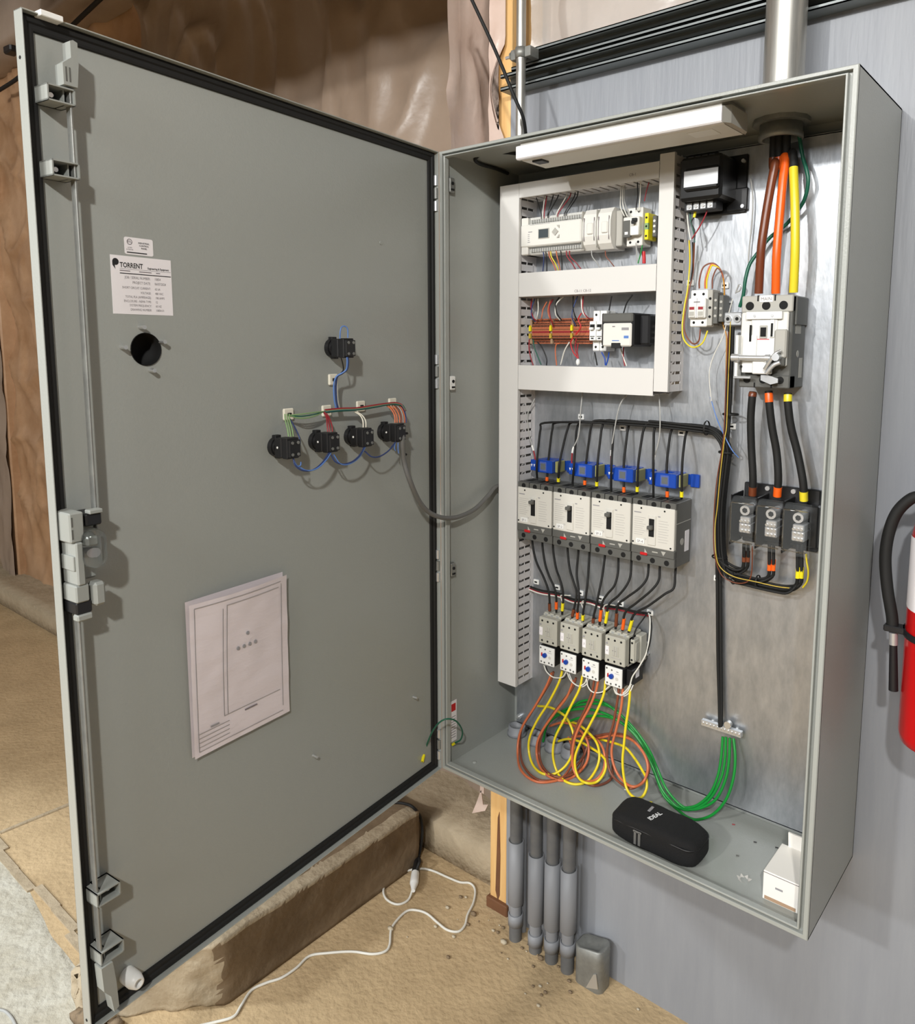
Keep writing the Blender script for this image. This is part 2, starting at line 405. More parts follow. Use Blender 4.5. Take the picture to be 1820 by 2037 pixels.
du = MB(); out = [atz(*q, FZ) for q in ((-60, 1690), (0, 1712), (38, 1742), (72, 1800), (104, 1862), (140, 1912), (185, 1965), (215, 2060), (150, 2120), (-160, 2120), (-260, 1900))]
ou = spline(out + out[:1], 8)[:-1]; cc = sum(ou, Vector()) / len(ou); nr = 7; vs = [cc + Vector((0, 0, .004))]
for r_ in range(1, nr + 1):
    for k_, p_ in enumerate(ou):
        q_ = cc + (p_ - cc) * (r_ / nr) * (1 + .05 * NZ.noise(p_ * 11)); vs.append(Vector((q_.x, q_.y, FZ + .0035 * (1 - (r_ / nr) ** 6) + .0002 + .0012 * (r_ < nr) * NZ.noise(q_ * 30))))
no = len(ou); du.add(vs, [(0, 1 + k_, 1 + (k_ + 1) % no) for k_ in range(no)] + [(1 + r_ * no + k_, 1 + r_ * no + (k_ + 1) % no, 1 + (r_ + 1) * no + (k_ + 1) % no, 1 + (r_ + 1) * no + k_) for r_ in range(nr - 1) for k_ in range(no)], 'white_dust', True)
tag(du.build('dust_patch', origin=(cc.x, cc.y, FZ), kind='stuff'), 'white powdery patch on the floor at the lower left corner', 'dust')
# far left post, girt, unseen shade beam
ps = sheet(-4.75, -4.5, FZ, 3.4, .55, 'poly_back', 10, 90, .03, (5, 1.5), 5)
MBp = MB().box(-4.72, -4.5, .56, .75, FZ, 3.4, 'poly_kraft', .01)
MBp.v += []; o = len(MBp.v); MBp.add(ps.v, ps.f, 'poly_back', True)
tag(MBp.build('wall_post', origin=(-4.6, .6, FZ)), 'plastic wrapped timber post by the left end of the back wall', 'post')
def girt():
    z = at(60, 62, .42).z; b = MB(); vs = []; n = 60
    for i in range(n + 1):
        x = -5.5 + i * 3.6 / n
        for (y, zz) in ((.62, z), (.42, z), (.40, z + .04), (.42, z + .16), (.40, z + .30), (.62, z + .34)):
            q = NZ.noise(Vector((x * 3, zz * 4, y * 5))) * .025; vs.append((x, y - abs(q), zz + q))
    b.add(vs, [(i * 6 + k, i * 6 + k + 1, (i + 1) * 6 + k + 1, (i + 1) * 6 + k) for i in range(n) for k in range(5)], 'poly_back', True); return b
tag(girt().build('wall_girt', origin=(-3.5, .5, 2.6)), 'plastic covered horizontal girt high on the back wall above the door corner', 'beam')
jo = MB().box(-2.7, .9, -.50, -.36, 2.20, 4.15, 'wood', .004)  # out-of-view block, added and sized to keep light off the upper back wall
struct(jo, 'ceiling_beam', 'unseen timber beam added to shade the upper back wall')
# ------------------------------------------------------------------ conduits, strut rails, cables on the wall
pc = at(1564, 40, .225); r = .0385
cn = thing('metal_conduit', 'thick shiny metal conduit entering the top right of the cabinet', 'conduit', (pc.x, .225, H))
MB().cyl((0, 0, .002), (0, 0, 1.6), r, 'conduit_metal', 32).build('pipe', cn)
MB().lathe([(r, -.040), (r + .004, -.040), (r + .004, -.030), (r + .002, -.028), (r + .002, -.01), (r - .004, -.01), (r - .004, -.040), (r, -.040)], (0, 0, 0), 'dull_steel', n=32).build('bushing', cn)
MB().cyl((0, 0, -.012), (0, 0, -.003), r + .016, 'dull_steel', 12).build('locknut', cn)
vp = at(1036, 150, .225)
vc = thing('metal_conduit', 'thin shiny metal conduit running up beside the wooden stud', 'conduit', (vp.x, .225, H + .001))
MB().cyl((0, 0, 0), (0, 0, 1.8), .0118, 'conduit_metal', 16).build('pipe', vc)
def strut(z, y, label, x0, x1):
    s = thing('strut_rail', label, 'strut channel', ((x0 + x1) / 2, y, z)); a = (x1 - x0) / 2; t = .0025; h = .0205
    c = MB(); c.box(-a, a, -.041 + .041, .0025, -h, h, 'strut_metal'); c.box(-a, a, -.041, 0, h - t, h, 'strut_metal'); c.box(-a, a, -.041, 0, -h, -h + t, 'strut_metal')
    for q in (-1, 1): c.box(-a, a, -.041, -.039, q * h, q * .011, 'strut_metal'); c.box(-a, a, -.041, -.033, q * .0135, q * .011, 'strut_metal')
    c.build('channel', s)
    return s
zs = at(1050, 114, .262).z
strut(zs, .306, 'upper grey strut channel rail above the cabinet', .005, .95); strut(zs - .0425, .306, 'lower grey strut channel rail above the cabinet', -.03, 1.0)
cl = thing('strut_clamp', 'grey two piece clamp holding the thin conduit to the strut rail', 'clamp', (vp.x, .225, zs - .002))
MB().lathe([(.0118, -.012), (.0145, -.012), (.0145, .012), (.0118, .012)], (0, 0, 0), 'dull_steel', n=20).build('strap', cl)
MB().box(-.030, -.0135, -.003, .033, -.012, .012, 'dull_steel', .001).build('ear', cl); MB().box(.0135, .030, -.003, .033, -.012, .012, 'dull_steel', .001).build('ear', cl)
MB().cyl((-.05, .004, 0), (-.028, .004, 0), .004, 'zinc', 8).cyl((-.033, .004, 0), (-.029, .004, 0), .011, 'dull_steel', 6).build('bolt', cl)
c = MB().tube([(.62, .303, zs + .028), (.75, .303, zs + .01), (.80, .303, zs + .06)], .008, 'strut_metal'); 
wire([at(935, -8, .10), at(985, 100, .13), at(1022, 190, .15), at(1040, 232, .17), at(1046, 268, .20), at(1046, 290, .21)], .0042, 'rubber', 'black_cable', 'black cable slanting down past the stud onto the cabinet top', 'cable')
wire([at(212, -14, .45), at(150, 45, .45), at(100, 95, .46), at(40, 152, .48), at(-12, 186, .5)], .011, 'rubber', 'black_cable', 'black cable strung along the back wall behind the top of the door', 'cable')
bk = MB().box(-.05, .05, -.03, .03, -.04, .04, 'black_plastic', .008); bk.move(Matrix.Translation(at(24, 92, .45)))
tag(bk.build('cable_clip', origin=at(24, 92, .45)), 'small black cable bracket on the back wall left of the door corner', 'bracket')
# grey plastic pipes rising from the floor into the cabinet
zt = [at(1024, 1672, .25).z, at(1064, 1700, .25).z, at(1096, 1714, .25).z, at(1130, 1730, .25).z]
zb = [at(1024, 1800, .25).z, at(1062, 1838, .25).z, at(1096, 1850, .25).z, at(1128, 1856, .25).z]
for i, x in enumerate((.047, .118, .1735, .2265)):
    p = thing('plastic_conduit', f'grey plastic conduit under the cabinet, {ORD[i]} of the four', 'pipe', (x, .255, FZ))
    a, b = zt[i] - FZ, zb[i] - FZ
    MB().cyl((0, 0, 0), (0, 0, b - .05), .0185, 'pvc_dark', 20).build('stub', p)
    MB().lathe([(.0185, b - .062), (.0215, b - .062), (.0215, b - .028), (.0185, b - .028)], (0, 0, 0), 'pvc', n=20).cyl((0, 0, b - .05), (0, 0, b), .0172, 'pvc', 20).build('coupling', p)
    MB().lathe([(.0165, b), (.0225, b + .006), (.0225, a), (.0195, a), (.0195, a - .05), (.0165, a - .05)], (0, 0, 0), 'pvc', n=20).build('sleeve', p)
    MB().cyl((0, 0, a - .05), (0, 0, -FZ + .002), .0175, 'pvc_dark', 20).build('pipe', p)
    MB().lathe([(.019, -FZ + .003), (.027, -FZ + .003), (.027, -FZ + .012), (.024, -FZ + .014), (.024, -FZ + .03), (.018, -FZ + .03), (.018, -FZ + .003)], (0, 0, 0), 'pvc', n=20).build('hub', p)
qx = at(1042, 1700, .292); sp = thing('plastic_conduit', 'thin pale grey conduit running down the wall behind the four grey plastic conduits', 'pipe', (qx.x, .292, FZ)); MB().cyl((0, 0, .0), (0, 0, .66), .009, 'grey_wall', 14).build('pipe', sp)
st = thing('metal_stub', 'short galvanised metal stub standing on the floor right of the grey pipes', 'pipe stub', (.300, .266, FZ))
def rrect(w, d, r, n=4):
    out = []
    for cx, cy, a in ((w / 2 - r, d / 2 - r, 0), (-w / 2 + r, d / 2 - r, 90), (-w / 2 + r, -d / 2 + r, 180), (w / 2 - r, -d / 2 + r, 270)):
        for k in range(n + 1): t = math.radians(a + 90 * k / n); out.append((cx + r * math.cos(t), cy + r * math.sin(t)))
    return out
q = MB(); ring = rrect(.085, .06, .018); n = len(ring); vs = []
for z, sc, dy in ((0, 1.0, 0), (.07, 1.0, 0), (.105, 1.02, 0), (.108, .9, .0), (.096, .55, 0)):
    vs += [(x * sc, y * sc + dy, z + .012 * (x > .02) * (z > .05)) for x, y in ring]
q.add(vs, [(i * n + k, i * n + (k + 1) % n, (i + 1) * n + (k + 1) % n, (i + 1) * n + k) for i in range(4) for k in range(n)] + [[4 * n + k for k in range(n)]], 'dull_steel', True)
q.build('sleeve', st)
MB().prism([(.0, .005), (.022, .055), (.03, .06), (.036, .02)], -.0325, -.030, 'steel').build('foil_tape', st)
# floor debris
for i in range(60):
    x, y = (random.gauss(.05, .16), .30 - abs(random.gauss(0, .10))) if i < 42 else (random.uniform(-.2, .8), random.uniform(-.5, .2))
    if x < -.27 or y > .29: continue
    r = random.uniform(.002, .006) if i > 6 else random.uniform(.006, .010)
    pb = MB().sphere((x, y, FZ + r * .5), r, 'pebble' if random.random() < .5 else 'rubble', 6, 1.3, .9, .6)
    tag(pb.build('pebble', origin=(x, y, FZ)), 'tiny crumb of grit on the tan floor near the grey pipes', 'debris', 'grit crumbs on the floor')
# white extension cord and black cord
EC = [(822, 1772), (812, 1790), (790, 1799), (768, 1788), (763, 1768), (775, 1748), (800, 1735), (835, 1728), (860, 1732), (890, 1745), (915, 1755), (935, 1757), (945, 1770), (942, 1795), (930, 1820), (925, 1840), (912, 1853), (890, 1850), (870, 1835), (850, 1818), (830, 1811), (810, 1812), (790, 1830), (778, 1850), (775, 1880), (765, 1893), (740, 1898), (700, 1893), (650, 1896), (615, 1902), (590, 1925), (560, 1945), (530, 1955), (500, 1970), (480, 2000), (465, 2022), (430, 2033), (380, 2044)]
ec = thing('extension_cord', 'white extension cord snaking over the tan floor with a plug', 'cord', atz(822, 1772, FZ))
o0 = atz(822, 1772, FZ)
MB().tube([atz(a, b, FZ + .004) + Vector((0, 0, .012 if i == 0 else 0)) for i, (a, b) in enumerate(EC)], .0036, 'white_wire').build('cord', ec, origin=o0)
a = atz(822, 1772, FZ + .02); b = atz(826, 1737, FZ + .02)
pl = MB().tube([a, a + (b - a) * .3, a + (b - a) * .45, b], [.006, .011, .014, .013], 'white_plastic', n=10, sub=3); pl.build('socket', ec, origin=o0)
bc = thing('adapter_cable', 'black cord hanging over the footing into the white socket', 'cord', atz(826, 1735, FZ)); o0 = atz(826, 1735, FZ)
MB().tube([atz(772, 1596, FZ + .196), atz(802, 1598, FZ + .198), atz(822, 1606, FZ + .197), at(836, 1626, .322), at(840, 1655, .322), at(837, 1685, .318), at(833, 1705, .31), b + Vector((0, .02, .03)), b], .0048, 'rubber').build('cord', bc, origin=o0)
MB().tube([b + (b - a) * .75, b + (b - a) * .02], [.008, .013], 'black_plastic', n=10, sub=0).build('plug', bc, origin=o0)
wire([atz(-8, 2008, FZ + .004), atz(10, 2012, FZ + .004), atz(24, 2026, FZ + .004), atz(34, 2046, FZ + .004)], .004, 'grey_wire', 'grey_cord', 'thin grey cord curving over the bright floor at the lower left corner', 'cord')
# ------------------------------------------------------------------ the cabinet
cab = thing('electrical_cabinet', 'open grey steel electrical cabinet mounted on the grey wall', 'electrical cabinet', (0, 0, 0))
t = .003
b = MB()
b.box(0, W, D - t, D, 0, H, 'grey_paint'); b.box(0, t, .004, D, 0, H, 'grey_paint'); b.box(W - t, W, .004, D, 0, H, 'grey_paint')
b.box(0, W, .004, D, 0, t, 'grey_paint'); b.box(0, W, .004, D, H - t, H, 'grey_paint'); b.build('body', cab)
def ringsweep(x0, x1, z0, z1, prof, m, mb=None, top=1.0):  # profile (inset, y) swept round a rectangle
    mb = mb or MB(); n = len(prof); vs = []
    for sx, sz in ((0, 0), (1, 0), (1, 1), (0, 1)):
        for d, y in prof: vs.append(((x1 - d) if sx else (x0 + d), y, (z1 - d * top) if sz else (z0 + d)))
    return mb.add(vs, [(c * n + k, ((c + 1) % 4) * n + k, ((c + 1) % 4) * n + k + 1, c * n + k + 1) for c in range(4) for k in range(n - 1)], m)
rim = ringsweep(0, W, 0, H, [(0, .006), (0, .0015), (.0015, 0), (.0085, 0), (.0092, .001), (.0092, .010), (.0155, .010), (.0155, -.0005), (.0165, -.0015), (.0185, -.0015), (.0195, -.0005), (.0195, .012), (.003, .012)], 'grey_paint', top=.72)
rim.build('rim', cab)
pn = MB().box(.035, .878, YP, YP + .003, .03, 1.494, 'galvanised', .001).box(.035, .878, YP, YP + .018, .03, .033, 'galvanised').box(.035, .878, YP, YP + .018, 1.491, 1.494, 'galvanised')
pn.build('mounting_panel', cab)
for x in (.048, .865):
    for z in (.052, 1.47):
        MB().cyl((x, YP - .012, z), (x, D - t, z), .004, 'steel', 8).cyl((x, YP - .007, z), (x, YP, z), .008, 'zinc', 6).build('panel_stud', cab)
for z in (1.43, 1.015, .535, .065):
    hg = MB()
    for a, c in ((.018, .040), (-.012, .012), (-.040, -.018)): hg.cyl((-.006, -.004, z + a), (-.006, -.004, z + c), .0052, 'zinc' if a != -.012 else 'dull_steel', 12)
    hg.build('hinge', cab)
for z, m in ((1.452, 'dull_steel'), (.987, 'white_plastic'), (.52, 'dull_steel')):
    kp = MB().box(t, t + .012, .022, .040, z - .017, z + .017, m, .002).cyl((t + .012, .031, z + .004), (t + .0135, .031, z + .004), .004, 'hole', 10).box(t + .012, t + .0135, .026, .036, z - .012, z - .008, 'hole')
    kp.build('keeper', cab, label='white door keeper' if m == 'white_plastic' else 'grey door keeper')
lb = MB().box(t, t + .0006, .029, .053, .058, .168, 'sticker').box(t + .0006, t + .0009, .033, .049, .14, .16, 'red')
for i in range(9): lb.box(t + .0006, t + .0009, .032, .049, .068 + i * .007, .070 + i * .007, 'ink_faint')
lb.build('warning_label', cab, label='white label with a red mark')
for x, y in ((.0127, .0753),): MB().sphere((.05, .07, t), .006, 'grey_paint', 10, 1, 1, .5).build('drain_cap', cab)
# ---- door
D0 = -.915; SK = .018
def holepanel(y, x0, x1, z0, z1, hx, hz, r, m, mb, n=28):
    b = bmesh.new(); es = []
    def loop(pts):
        v = [b.verts.new(p) for p in pts]
        for i in range(len(v)): es.append(b.edges.new((v[i], v[(i + 1) % len(v)])))
    loop([(x0, y, z0), (x1, y, z0), (x1, y, z1), (x0, y, z1)]); loop([(hx + r * math.cos(2 * math.pi * k / n), y, hz + r * math.sin(2 * math.pi * k / n)) for k in range(n)])
    bmesh.ops.triangle_fill(b, use_beauty=True, edges=es, normal=(0, -1, 0)); b.verts.index_update()
    mb.add([v.co.copy() for v in b.verts], [[v.index for v in q.verts] for q in b.faces], m); b.free()
HX, HZ, HR = -.7496, 1.0705, .0263
d = MB(); holepanel(SK, D0 + .002, -.002, .002, H - .002, HX, HZ, HR, 'grey_paint', d); holepanel(SK + .002, D0, 0, 0, H, HX, HZ, HR, 'grey_paint', d)
n = 28; ring = [(HX + HR * math.cos(2 * math.pi * k / n), HZ + HR * math.sin(2 * math.pi * k / n)) for k in range(n)]
d.add([(x, SK, z) for x, z in ring] + [(x, SK + .002, z) for x, z in ring], [(k, (k + 1) % n, n + (k + 1) % n, n + k) for k in range(n)], 'grey_paint')
d.box(D0, D0 + .002, 0, SK + .002, 0, H, 'grey_paint', .0005); d.box(-.002, 0, 0, SK + .002, 0, H, 'grey_paint', .0005)
d.box(D0, 0, 0, SK + .002, 0, .002, 'grey_paint', .0005); d.box(D0, 0, 0, SK + .002, H - .002, H, 'grey_paint', .0005)
door = d.build('door', cab, recalc=True); door.rotation_euler = (0, 0, DA)
ringsweep(D0 + .002, -.002, .002, H - .002, [(.0005, SK), (.0005, SK - .007), (.004, SK - .009), (.009, SK - .008), (.011, SK - .005), (.016, SK - .005), (.019, SK - .004), (.020, SK)], 'rubber').build('gasket', door)
MB().lathe([(HR - .0003, SK - .002), (HR - .0003, SK + .03), (0.0, SK + .03)], (HX, 0, HZ), 'hole', 'y', 28).lathe([(HR + .008, SK + .0022), (HR + .008, SK + .034), (0, SK + .034)], (HX, 0, HZ), 'black_plastic', 'y', 28).build('round_opening', door)
for px, py in ((284, 651), (325, 680), (247, 691), (304, 737)):
    p = dloc(atd(px, py, -SK + .008)); MB().cyl((p.x, SK, p.z), (p.x, SK - .013, p.z), .0035, 'steel', 10).build('stud', door)
for px, py in ((827, 1388), (628, 1505)):
    p = dloc(atd(px, py, -SK + .008)); MB().cyl((p.x, SK, p.z), (p.x, SK - .013, p.z), .003, 'steel', 10).build('stud', door)
p = dloc(atd(757, 483, -SK)); MB().cyl((p.x, SK, p.z), (p.x, SK - .002, p.z), .004, 'grey_paint', 10).build('stud', door)
ru, rl, ro = -.864, -.899, -.010
MB().box(ru - .0015, ru + .0015, ro - .006, ro + .006, .80, 1.455, 'dull_steel', .0006).build('latch_rod', door)
MB().box(rl - .0015, rl + .0015, ro - .006, ro + .006, .10, .715, 'dull_steel', .0006).build('latch_rod', door)
def guide(z, xr, sg):
    g = MB(); x0, x1 = (xr - .034, xr + .004) if sg < 0 else (xr - .004, xr + .034); h = .011; y0, y1 = -.020, SK
    g.box(x0, x1, y0, y1, z + h - .002, z + h, 'latch_grey'); g.box(x0, x1, y0, y1, z - h, z - h + .002, 'latch_grey')
    g.box(x0, x0 + .002, y0, y1, z - h, z + h, 'latch_grey'); g.box(x1 - .002, x1, y0, y1, z - h, z + h, 'latch_grey')
    g.box(x0, x1, SK - .003, SK, z - h, z + h, 'latch_grey'); xm = xr - sg * -.007
    g.box(xr + sg * .006, xr + sg * .008, y0 + .01, y1, z - h, z + h, 'latch_grey')
    o = g.build('rod_guide', door); xs = xr + sg * .022
    MB().cyl((xs, SK, z), (xs, -.006, z), .0035, 'steel', 10).build('guide_stud', door)
for z in (1.4185, 1.3195): guide(z, ru, -1)
for z in (.2265, .1275): guide(z, rl, 1)
rt = MB().prism([(ru - .013, 1.432), (ru + .006, 1.432), (ru + .009, 1.462), (ru + .009, 1.492), (ru + .003, 1.494), (ru - .001, 1.492), (ru - .001, 1.470), (ru - .013, 1.460)], -.024, -.004, 'latch_grey'); rt.box(ru - .010, ru - .008, -.0245, -.024, 1.437, 1.456, 'device_dark').box(ru - .005, ru - .003, -.0245, -.024, 1.437, 1.456, 'device_dark')
rt.build('rod_tip', door)
rt = MB().prism([(rl - .006, .116), (rl + .012, .116), (rl + .016, .08), (rl + .018, .034), (rl + .010, .030), (rl + .006, .06), (rl - .004, .075)], -.024, -.004, 'latch_grey'); rt.build('rod_tip', door)
z0 = .782
lt = MB().box(-.911, -.890, -.028, SK, z0 + .012, z0 + .056, 'latch_grey', .002).box(-.905, -.893, -.030, SK, z0 - .052, z0 + .012, 'latch_grey', .002).box(-.908, -.892, -.026, SK, z0 - .030, z0 - .008, 'latch_grey', .001).box(-.908, -.888, -.028, SK, z0 - .078, z0 - .052, 'latch_grey', .002)
lt.box(-.9085, -.9065, -.0285, -.027, z0 + .018, z0 + .032, 'device_dark').box(-.9085, -.9065, -.0285, -.027, z0 + .036, z0 + .050, 'device_dark').build('latch_body', door)
for q_ in ((-.886, -.862, z0 + .032, z0 + .050), (-.908, -.884, z0 - .096, z0 - .078)): MB().box(q_[0], q_[1], -.026, SK, q_[2], q_[3], 'black_plastic', .002).build('latch_cam', door, label='black latch cam')
MB().box(-.884, -.866, -.034, -.012, z0 - .088, z0 - .052, 'latch_grey', .004).build('latch_lever', door)
MB().box(-.882, -.862, -.03, -.016, z0 + .05, z0 + .056, 'latch_grey', .001).box(-.908, -.885, -.028, -.014, z0 - .106, z0 - .096, 'latch_grey', .002).build('rod_clip', door)
MB().box(-.892, -.866, -.012, SK, z0 - .05, z0 + .032, 'latch_grey', .003).build('lock_plate', door)
gl = MB()
for k, (r, o) in enumerate(((.0175, -.018), (.0175, -.040), (.0145, -.046), (.008, -.048))): pass
ringp = lambda r, hh: [(r * math.cos(a) - .0, r * math.sin(a) + (hh if math.sin(a) > 0 else -hh)) for a in [2 * math.pi * k / 24 + .01 for k in range(24)]]
vs = []; prof = [(.0165, -.014), (.0165, -.036), (.0135, -.043), (.006, -.046)]
for r, y in prof: vs += [(-.880 + x, y, z0 + z) for x, z in ringp(r, .013)]
gl.add(vs, [(i * 24 + k, i * 24 + (k + 1) % 24, (i + 1) * 24 + (k + 1) % 24, (i + 1) * 24 + k) for i in range(3) for k in range(24)] + [[72 + k for k in range(24)]], 'clear', True)
gl.build('lock_lens', door, label='clear plastic lens over the lock')
MB().cyl((-.880, -.016, z0 - .006), (-.880, -.030, z0 - .006), .007, 'steel', 14).box(-.886, -.874, -.030, -.016, z0 + .004, z0 + .016, 'latch_grey', .002).build('lock_core', door)
p = dloc(atd(265, 1948, .0)); MB().lathe([(.0135, SK), (.0135, -.004), (.0095, -.016), (.006, -.016), (.006, -.010), (0, -.010)], (p.x, 0, p.z), 'white_plastic', 'y', 20).build('bumper', door, label='white rubber bumper')
p = dloc(atd(88, 28, 0)); MB().box(-.893, -.862, -.006, .012, H - .004, H + .004, 'white_plastic', .001).build('top_clip', door)
MB().cyl((D0 - .0005, .011, H - .062), (D0 + .003, .011, H - .062), .0025, 'hole', 8).cyl((D0 - .0005, .011, .018), (D0 + .003, .011, .018), .0025, 'hole', 8).build('drain_hole', door)
# stickers and drawing pouch on the door (door frame: x along the door, z up)
def dthing(name, label, cat, x, z, group=None, y=SK):
    q = dabs(x, y, z); return thing(name, label, cat, q, DA, group)
s1 = dthing('certification_sticker', 'small white rounded certification sticker at the top of the door', 'sticker', -.7525, 1.2300)
k = MB(); k.prism(rrect(.048, .0262, .003), -.0005, 0, 'sticker')
k.lathe([(.0036, 0), (.0046, 0)], (-.0155, -.0007, .006), 'ink_grey', 'y', 20); k.text('ETL', .0042, (-.0155, -.0007, .0047), 'ink_grey', 'CENTER', bold=.02)
for i, tx in enumerate(('INDUSTRIAL', 'CONTROL', 'PANEL')): k.text(tx, .0034, (.0085, -.0007, .0045 - i * .0040), 'ink', 'CENTER', bold=.02)
k.text('LISTED', .0026, (-.0155, -.0007, -.0035), 'ink_grey', 'CENTER'); k.text('INTERTEK', .0026, (-.0155, -.0007, -.0065), 'ink_grey', 'CENTER'); k.box(-.0205, .013, -.0007, -.0004, -.0108, -.0092, 'ink')
k.build('sheet', s1)
s2 = dthing('nameplate_sticker', 'white square nameplate sticker with a black logo under the small sticker', 'sticker', -.7494, 1.1695)
k = MB().box(-.0512, .0512, -.0005, 0, -.0444, .0444, 'sticker')
k.lathe([(0, 0), (.0052, 0)], (-.0432, -.0007, .0345), 'ink', 'y', 20); k.prism([(-.0484, .0345), (-.0482, .0290), (-.0440, .0235), (-.0450, .0290), (-.0420, .0310)], -.0009, -.0006, 'ink')
k.text('TORRENT', .0108, (-.0365, -.0007, .0268), 'ink', bold=.022, sq=.78); k.text('Engineering & Equipment', .0046, (.0095, -.0007, .0268), 'ink', bold=.02, sq=.80); k.box(-.037, .050, -.0007, -.0004, .0245, .0249, 'ink_grey')
k.box(-.037, -.020, -.0007, -.0004, .0212, .0224, 'ink_grey'); k.box(-.005, .016, -.0007, -.0004, .0212, .0224, 'ink_grey'); k.box(.024, .031, -.0007, -.0004, .0212, .0224, 'ink_grey'); k.box(-.037, .050, -.0007, -.0004, .0172, .0185, 'ink')
rows = [('JOB / SERIAL NUMBER:', '10854', .0102, .0056), ('PROJECT DATE:', '06/07/2024', .0028, .0056), ('SHORT CIRCUIT CURRENT:', '65 kA', -.0052, .0050), ('VOLTAGE:', '480 VAC', -.0122, .0050), ('TOTAL FLA (AMPERAGE):', '198 AMPS', -.0192, .0050), ('ENCLOSURE - NEMA TYPE:', '12', -.0258, .0050), ('SYSTEM FREQUENCY:', '60 HZ', -.0322, .0050), ('DRAWING NUMBER:', '10854-01', -.0388, .0050)]
for a, b_, z, s_ in rows: k.text(a, s_, (.0135, -.0007, z), 'ink_grey', 'RIGHT', sq=.78); k.text(b_, s_, (.0205, -.0007, z), 'ink_grey', sq=.78)
k.build('sheet', s2)
pp = dthing('drawing_packet', 'folded white drawing packet in a clear sleeve taped to the door', 'paper', -.5945, .355)
def bul(x, z): a = max(0, 1 - abs(x) / .108); return -(.004 + .011 * (z / .28) ** 2 * min(1, (x + .115) / .16)) if False else -(.005 + .012 * max(0, (z - .05) / .23) ** 1.5 * math.sin(min(1, max(0, (x + .108) / .216)) * math.pi * .85 + .25) + .004)
def pap(nx, nz, back):
    m_ = MB(); vs = []
    for j in range(nz + 1):
        for i in range(nx + 1):
            x = -.108 + .216 * i / nx; z = .280 * j / nz; x2 = x + (.006 if False else 0)
            vs.append((x, -.0008 if back else bul(x, z) + .0012 * NZ.noise(Vector((x * 30, z * 30, 1))), z + (.0 if not back else .004 * (j == nz))))
    m_.add(vs, [(j * (nx + 1) + i, j * (nx + 1) + i + 1, (j + 1) * (nx + 1) + i + 1, (j + 1) * (nx + 1) + i) for j in range(nz) for i in range(nx)], 'paper', True); return m_
fr = pap(24, 28, False); bk_ = pap(4, 4, True)
for x, z0_, z1_ in ((-.1005, .01, .272), (-.046, .055, .258), (-.038, .055, .262), (.090, .02, .268)):
    for i in range(12):
        za, zb_ = z0_ + (z1_ - z0_) * i / 12, z0_ + (z1_ - z0_) * (i + 1) / 12
        fr.add([(x, bul(x, za) - .0016, za), (x + .0012, bul(x, za) - .0016, za), (x + .0012, bul(x, zb_) - .0016, zb_), (x, bul(x, zb_) - .0016, zb_)], [(0, 1, 2, 3)], 'ink_faint')
for z, xa, xb in ((.272, -.10, .09), (.262, -.038, .084), (.055, -.046, .084), (.01, -.10, .09), (.042, -.10, -.035), (.034, -.10, -.035), (.026, -.10, -.035), (.018, -.10, -.035)):
    for i in range(10):
        a_, c_ = xa + (xb - xa) * i / 10, xa + (xb - xa) * (i + 1) / 10
        fr.add([(a_, bul(a_, z) - .0016, z), (c_, bul(c_, z) - .0016, z), (c_, bul(c_, z) - .0016, z + .001), (a_, bul(a_, z) - .0016, z + .001)], [(0, 1, 2, 3)], 'ink_faint')
for x, z in ((.008, .196), (-.013, .173), (.0, .173), (.013, .173), (.026, .173)): fr.cyl((x, bul(x, z) - .002, z), (x, bul(x, z) - .0005, z), .0034, 'ink_faint', 8)
fr.bar(5, .006, (-.075, bul(-.07, .04) - .0018, .045), 'ink_faint'); fr.box(.0, .028, bul(.01, .047) - .002, bul(.01, .047) - .001, .047, .049, 'ink_grey')
fr.build('front_sheet', pp); bk_.build('back_sheet', pp)
# ------------------------------------------------------------------ cabinet lamp under the top
lf = thing('cabinet_lamp', 'long white lamp bar under the top of the cabinet', 'lamp', (.453, .006, 1.475))
k = MB(); k.prism([(.012, .028), (.012, .003), (.018, 0), (.104, 0), (.114, .010), (.114, .028)], -.226, .229, 'device_pale', 'x'); k.prism([(.004, .028), (.114, .028), (.114, .046), (.004, .046)], -.222, .228, 'device_mid', 'x'); k.build('housing', lf)
MB().prism([(0, .027), (0, .003), (.003, .0005), (.012, .0005), (.012, .029), (.003, .029)], -.231, .230, 'lens_white', 'x').build('diffuser', lf)
k = MB(); k.add([(.230, .004, .029), (.230, .004, .001), (.230, .112, .001), (.230, .112, .040), (.236, .030, .036), (.236, .030, .004), (.236, .106, .004), (.236, .106, .036)], [(0, 1, 5, 4), (1, 2, 6, 5), (2, 3, 7, 6), (3, 0, 4, 7), (4, 5, 6, 7), (0, 1, 2, 3)], 'device_mid'); k.build('end_cap', lf)
MB().box(-.206, -.180, .024, .052, -.004, .001, 'black_plastic', .001).build('switch', lf)
MB().box(.15, .20, .03, .07, -.0008, .0004, 'white_plastic').build('rating_label', lf)
q0 = Vector((.125, .08, 1.50))
wire([at(1026, 305, .10), at(1000, 303, .10), at(962, 306, .09), at(945, 316, .09), at(955, 326, .12), at(985, 335, .18), at(1010, 345, .24)], .0045, 'rubber', 'black_cable', 'black lamp cable looping in the top left corner of the cabinet', 'cable')
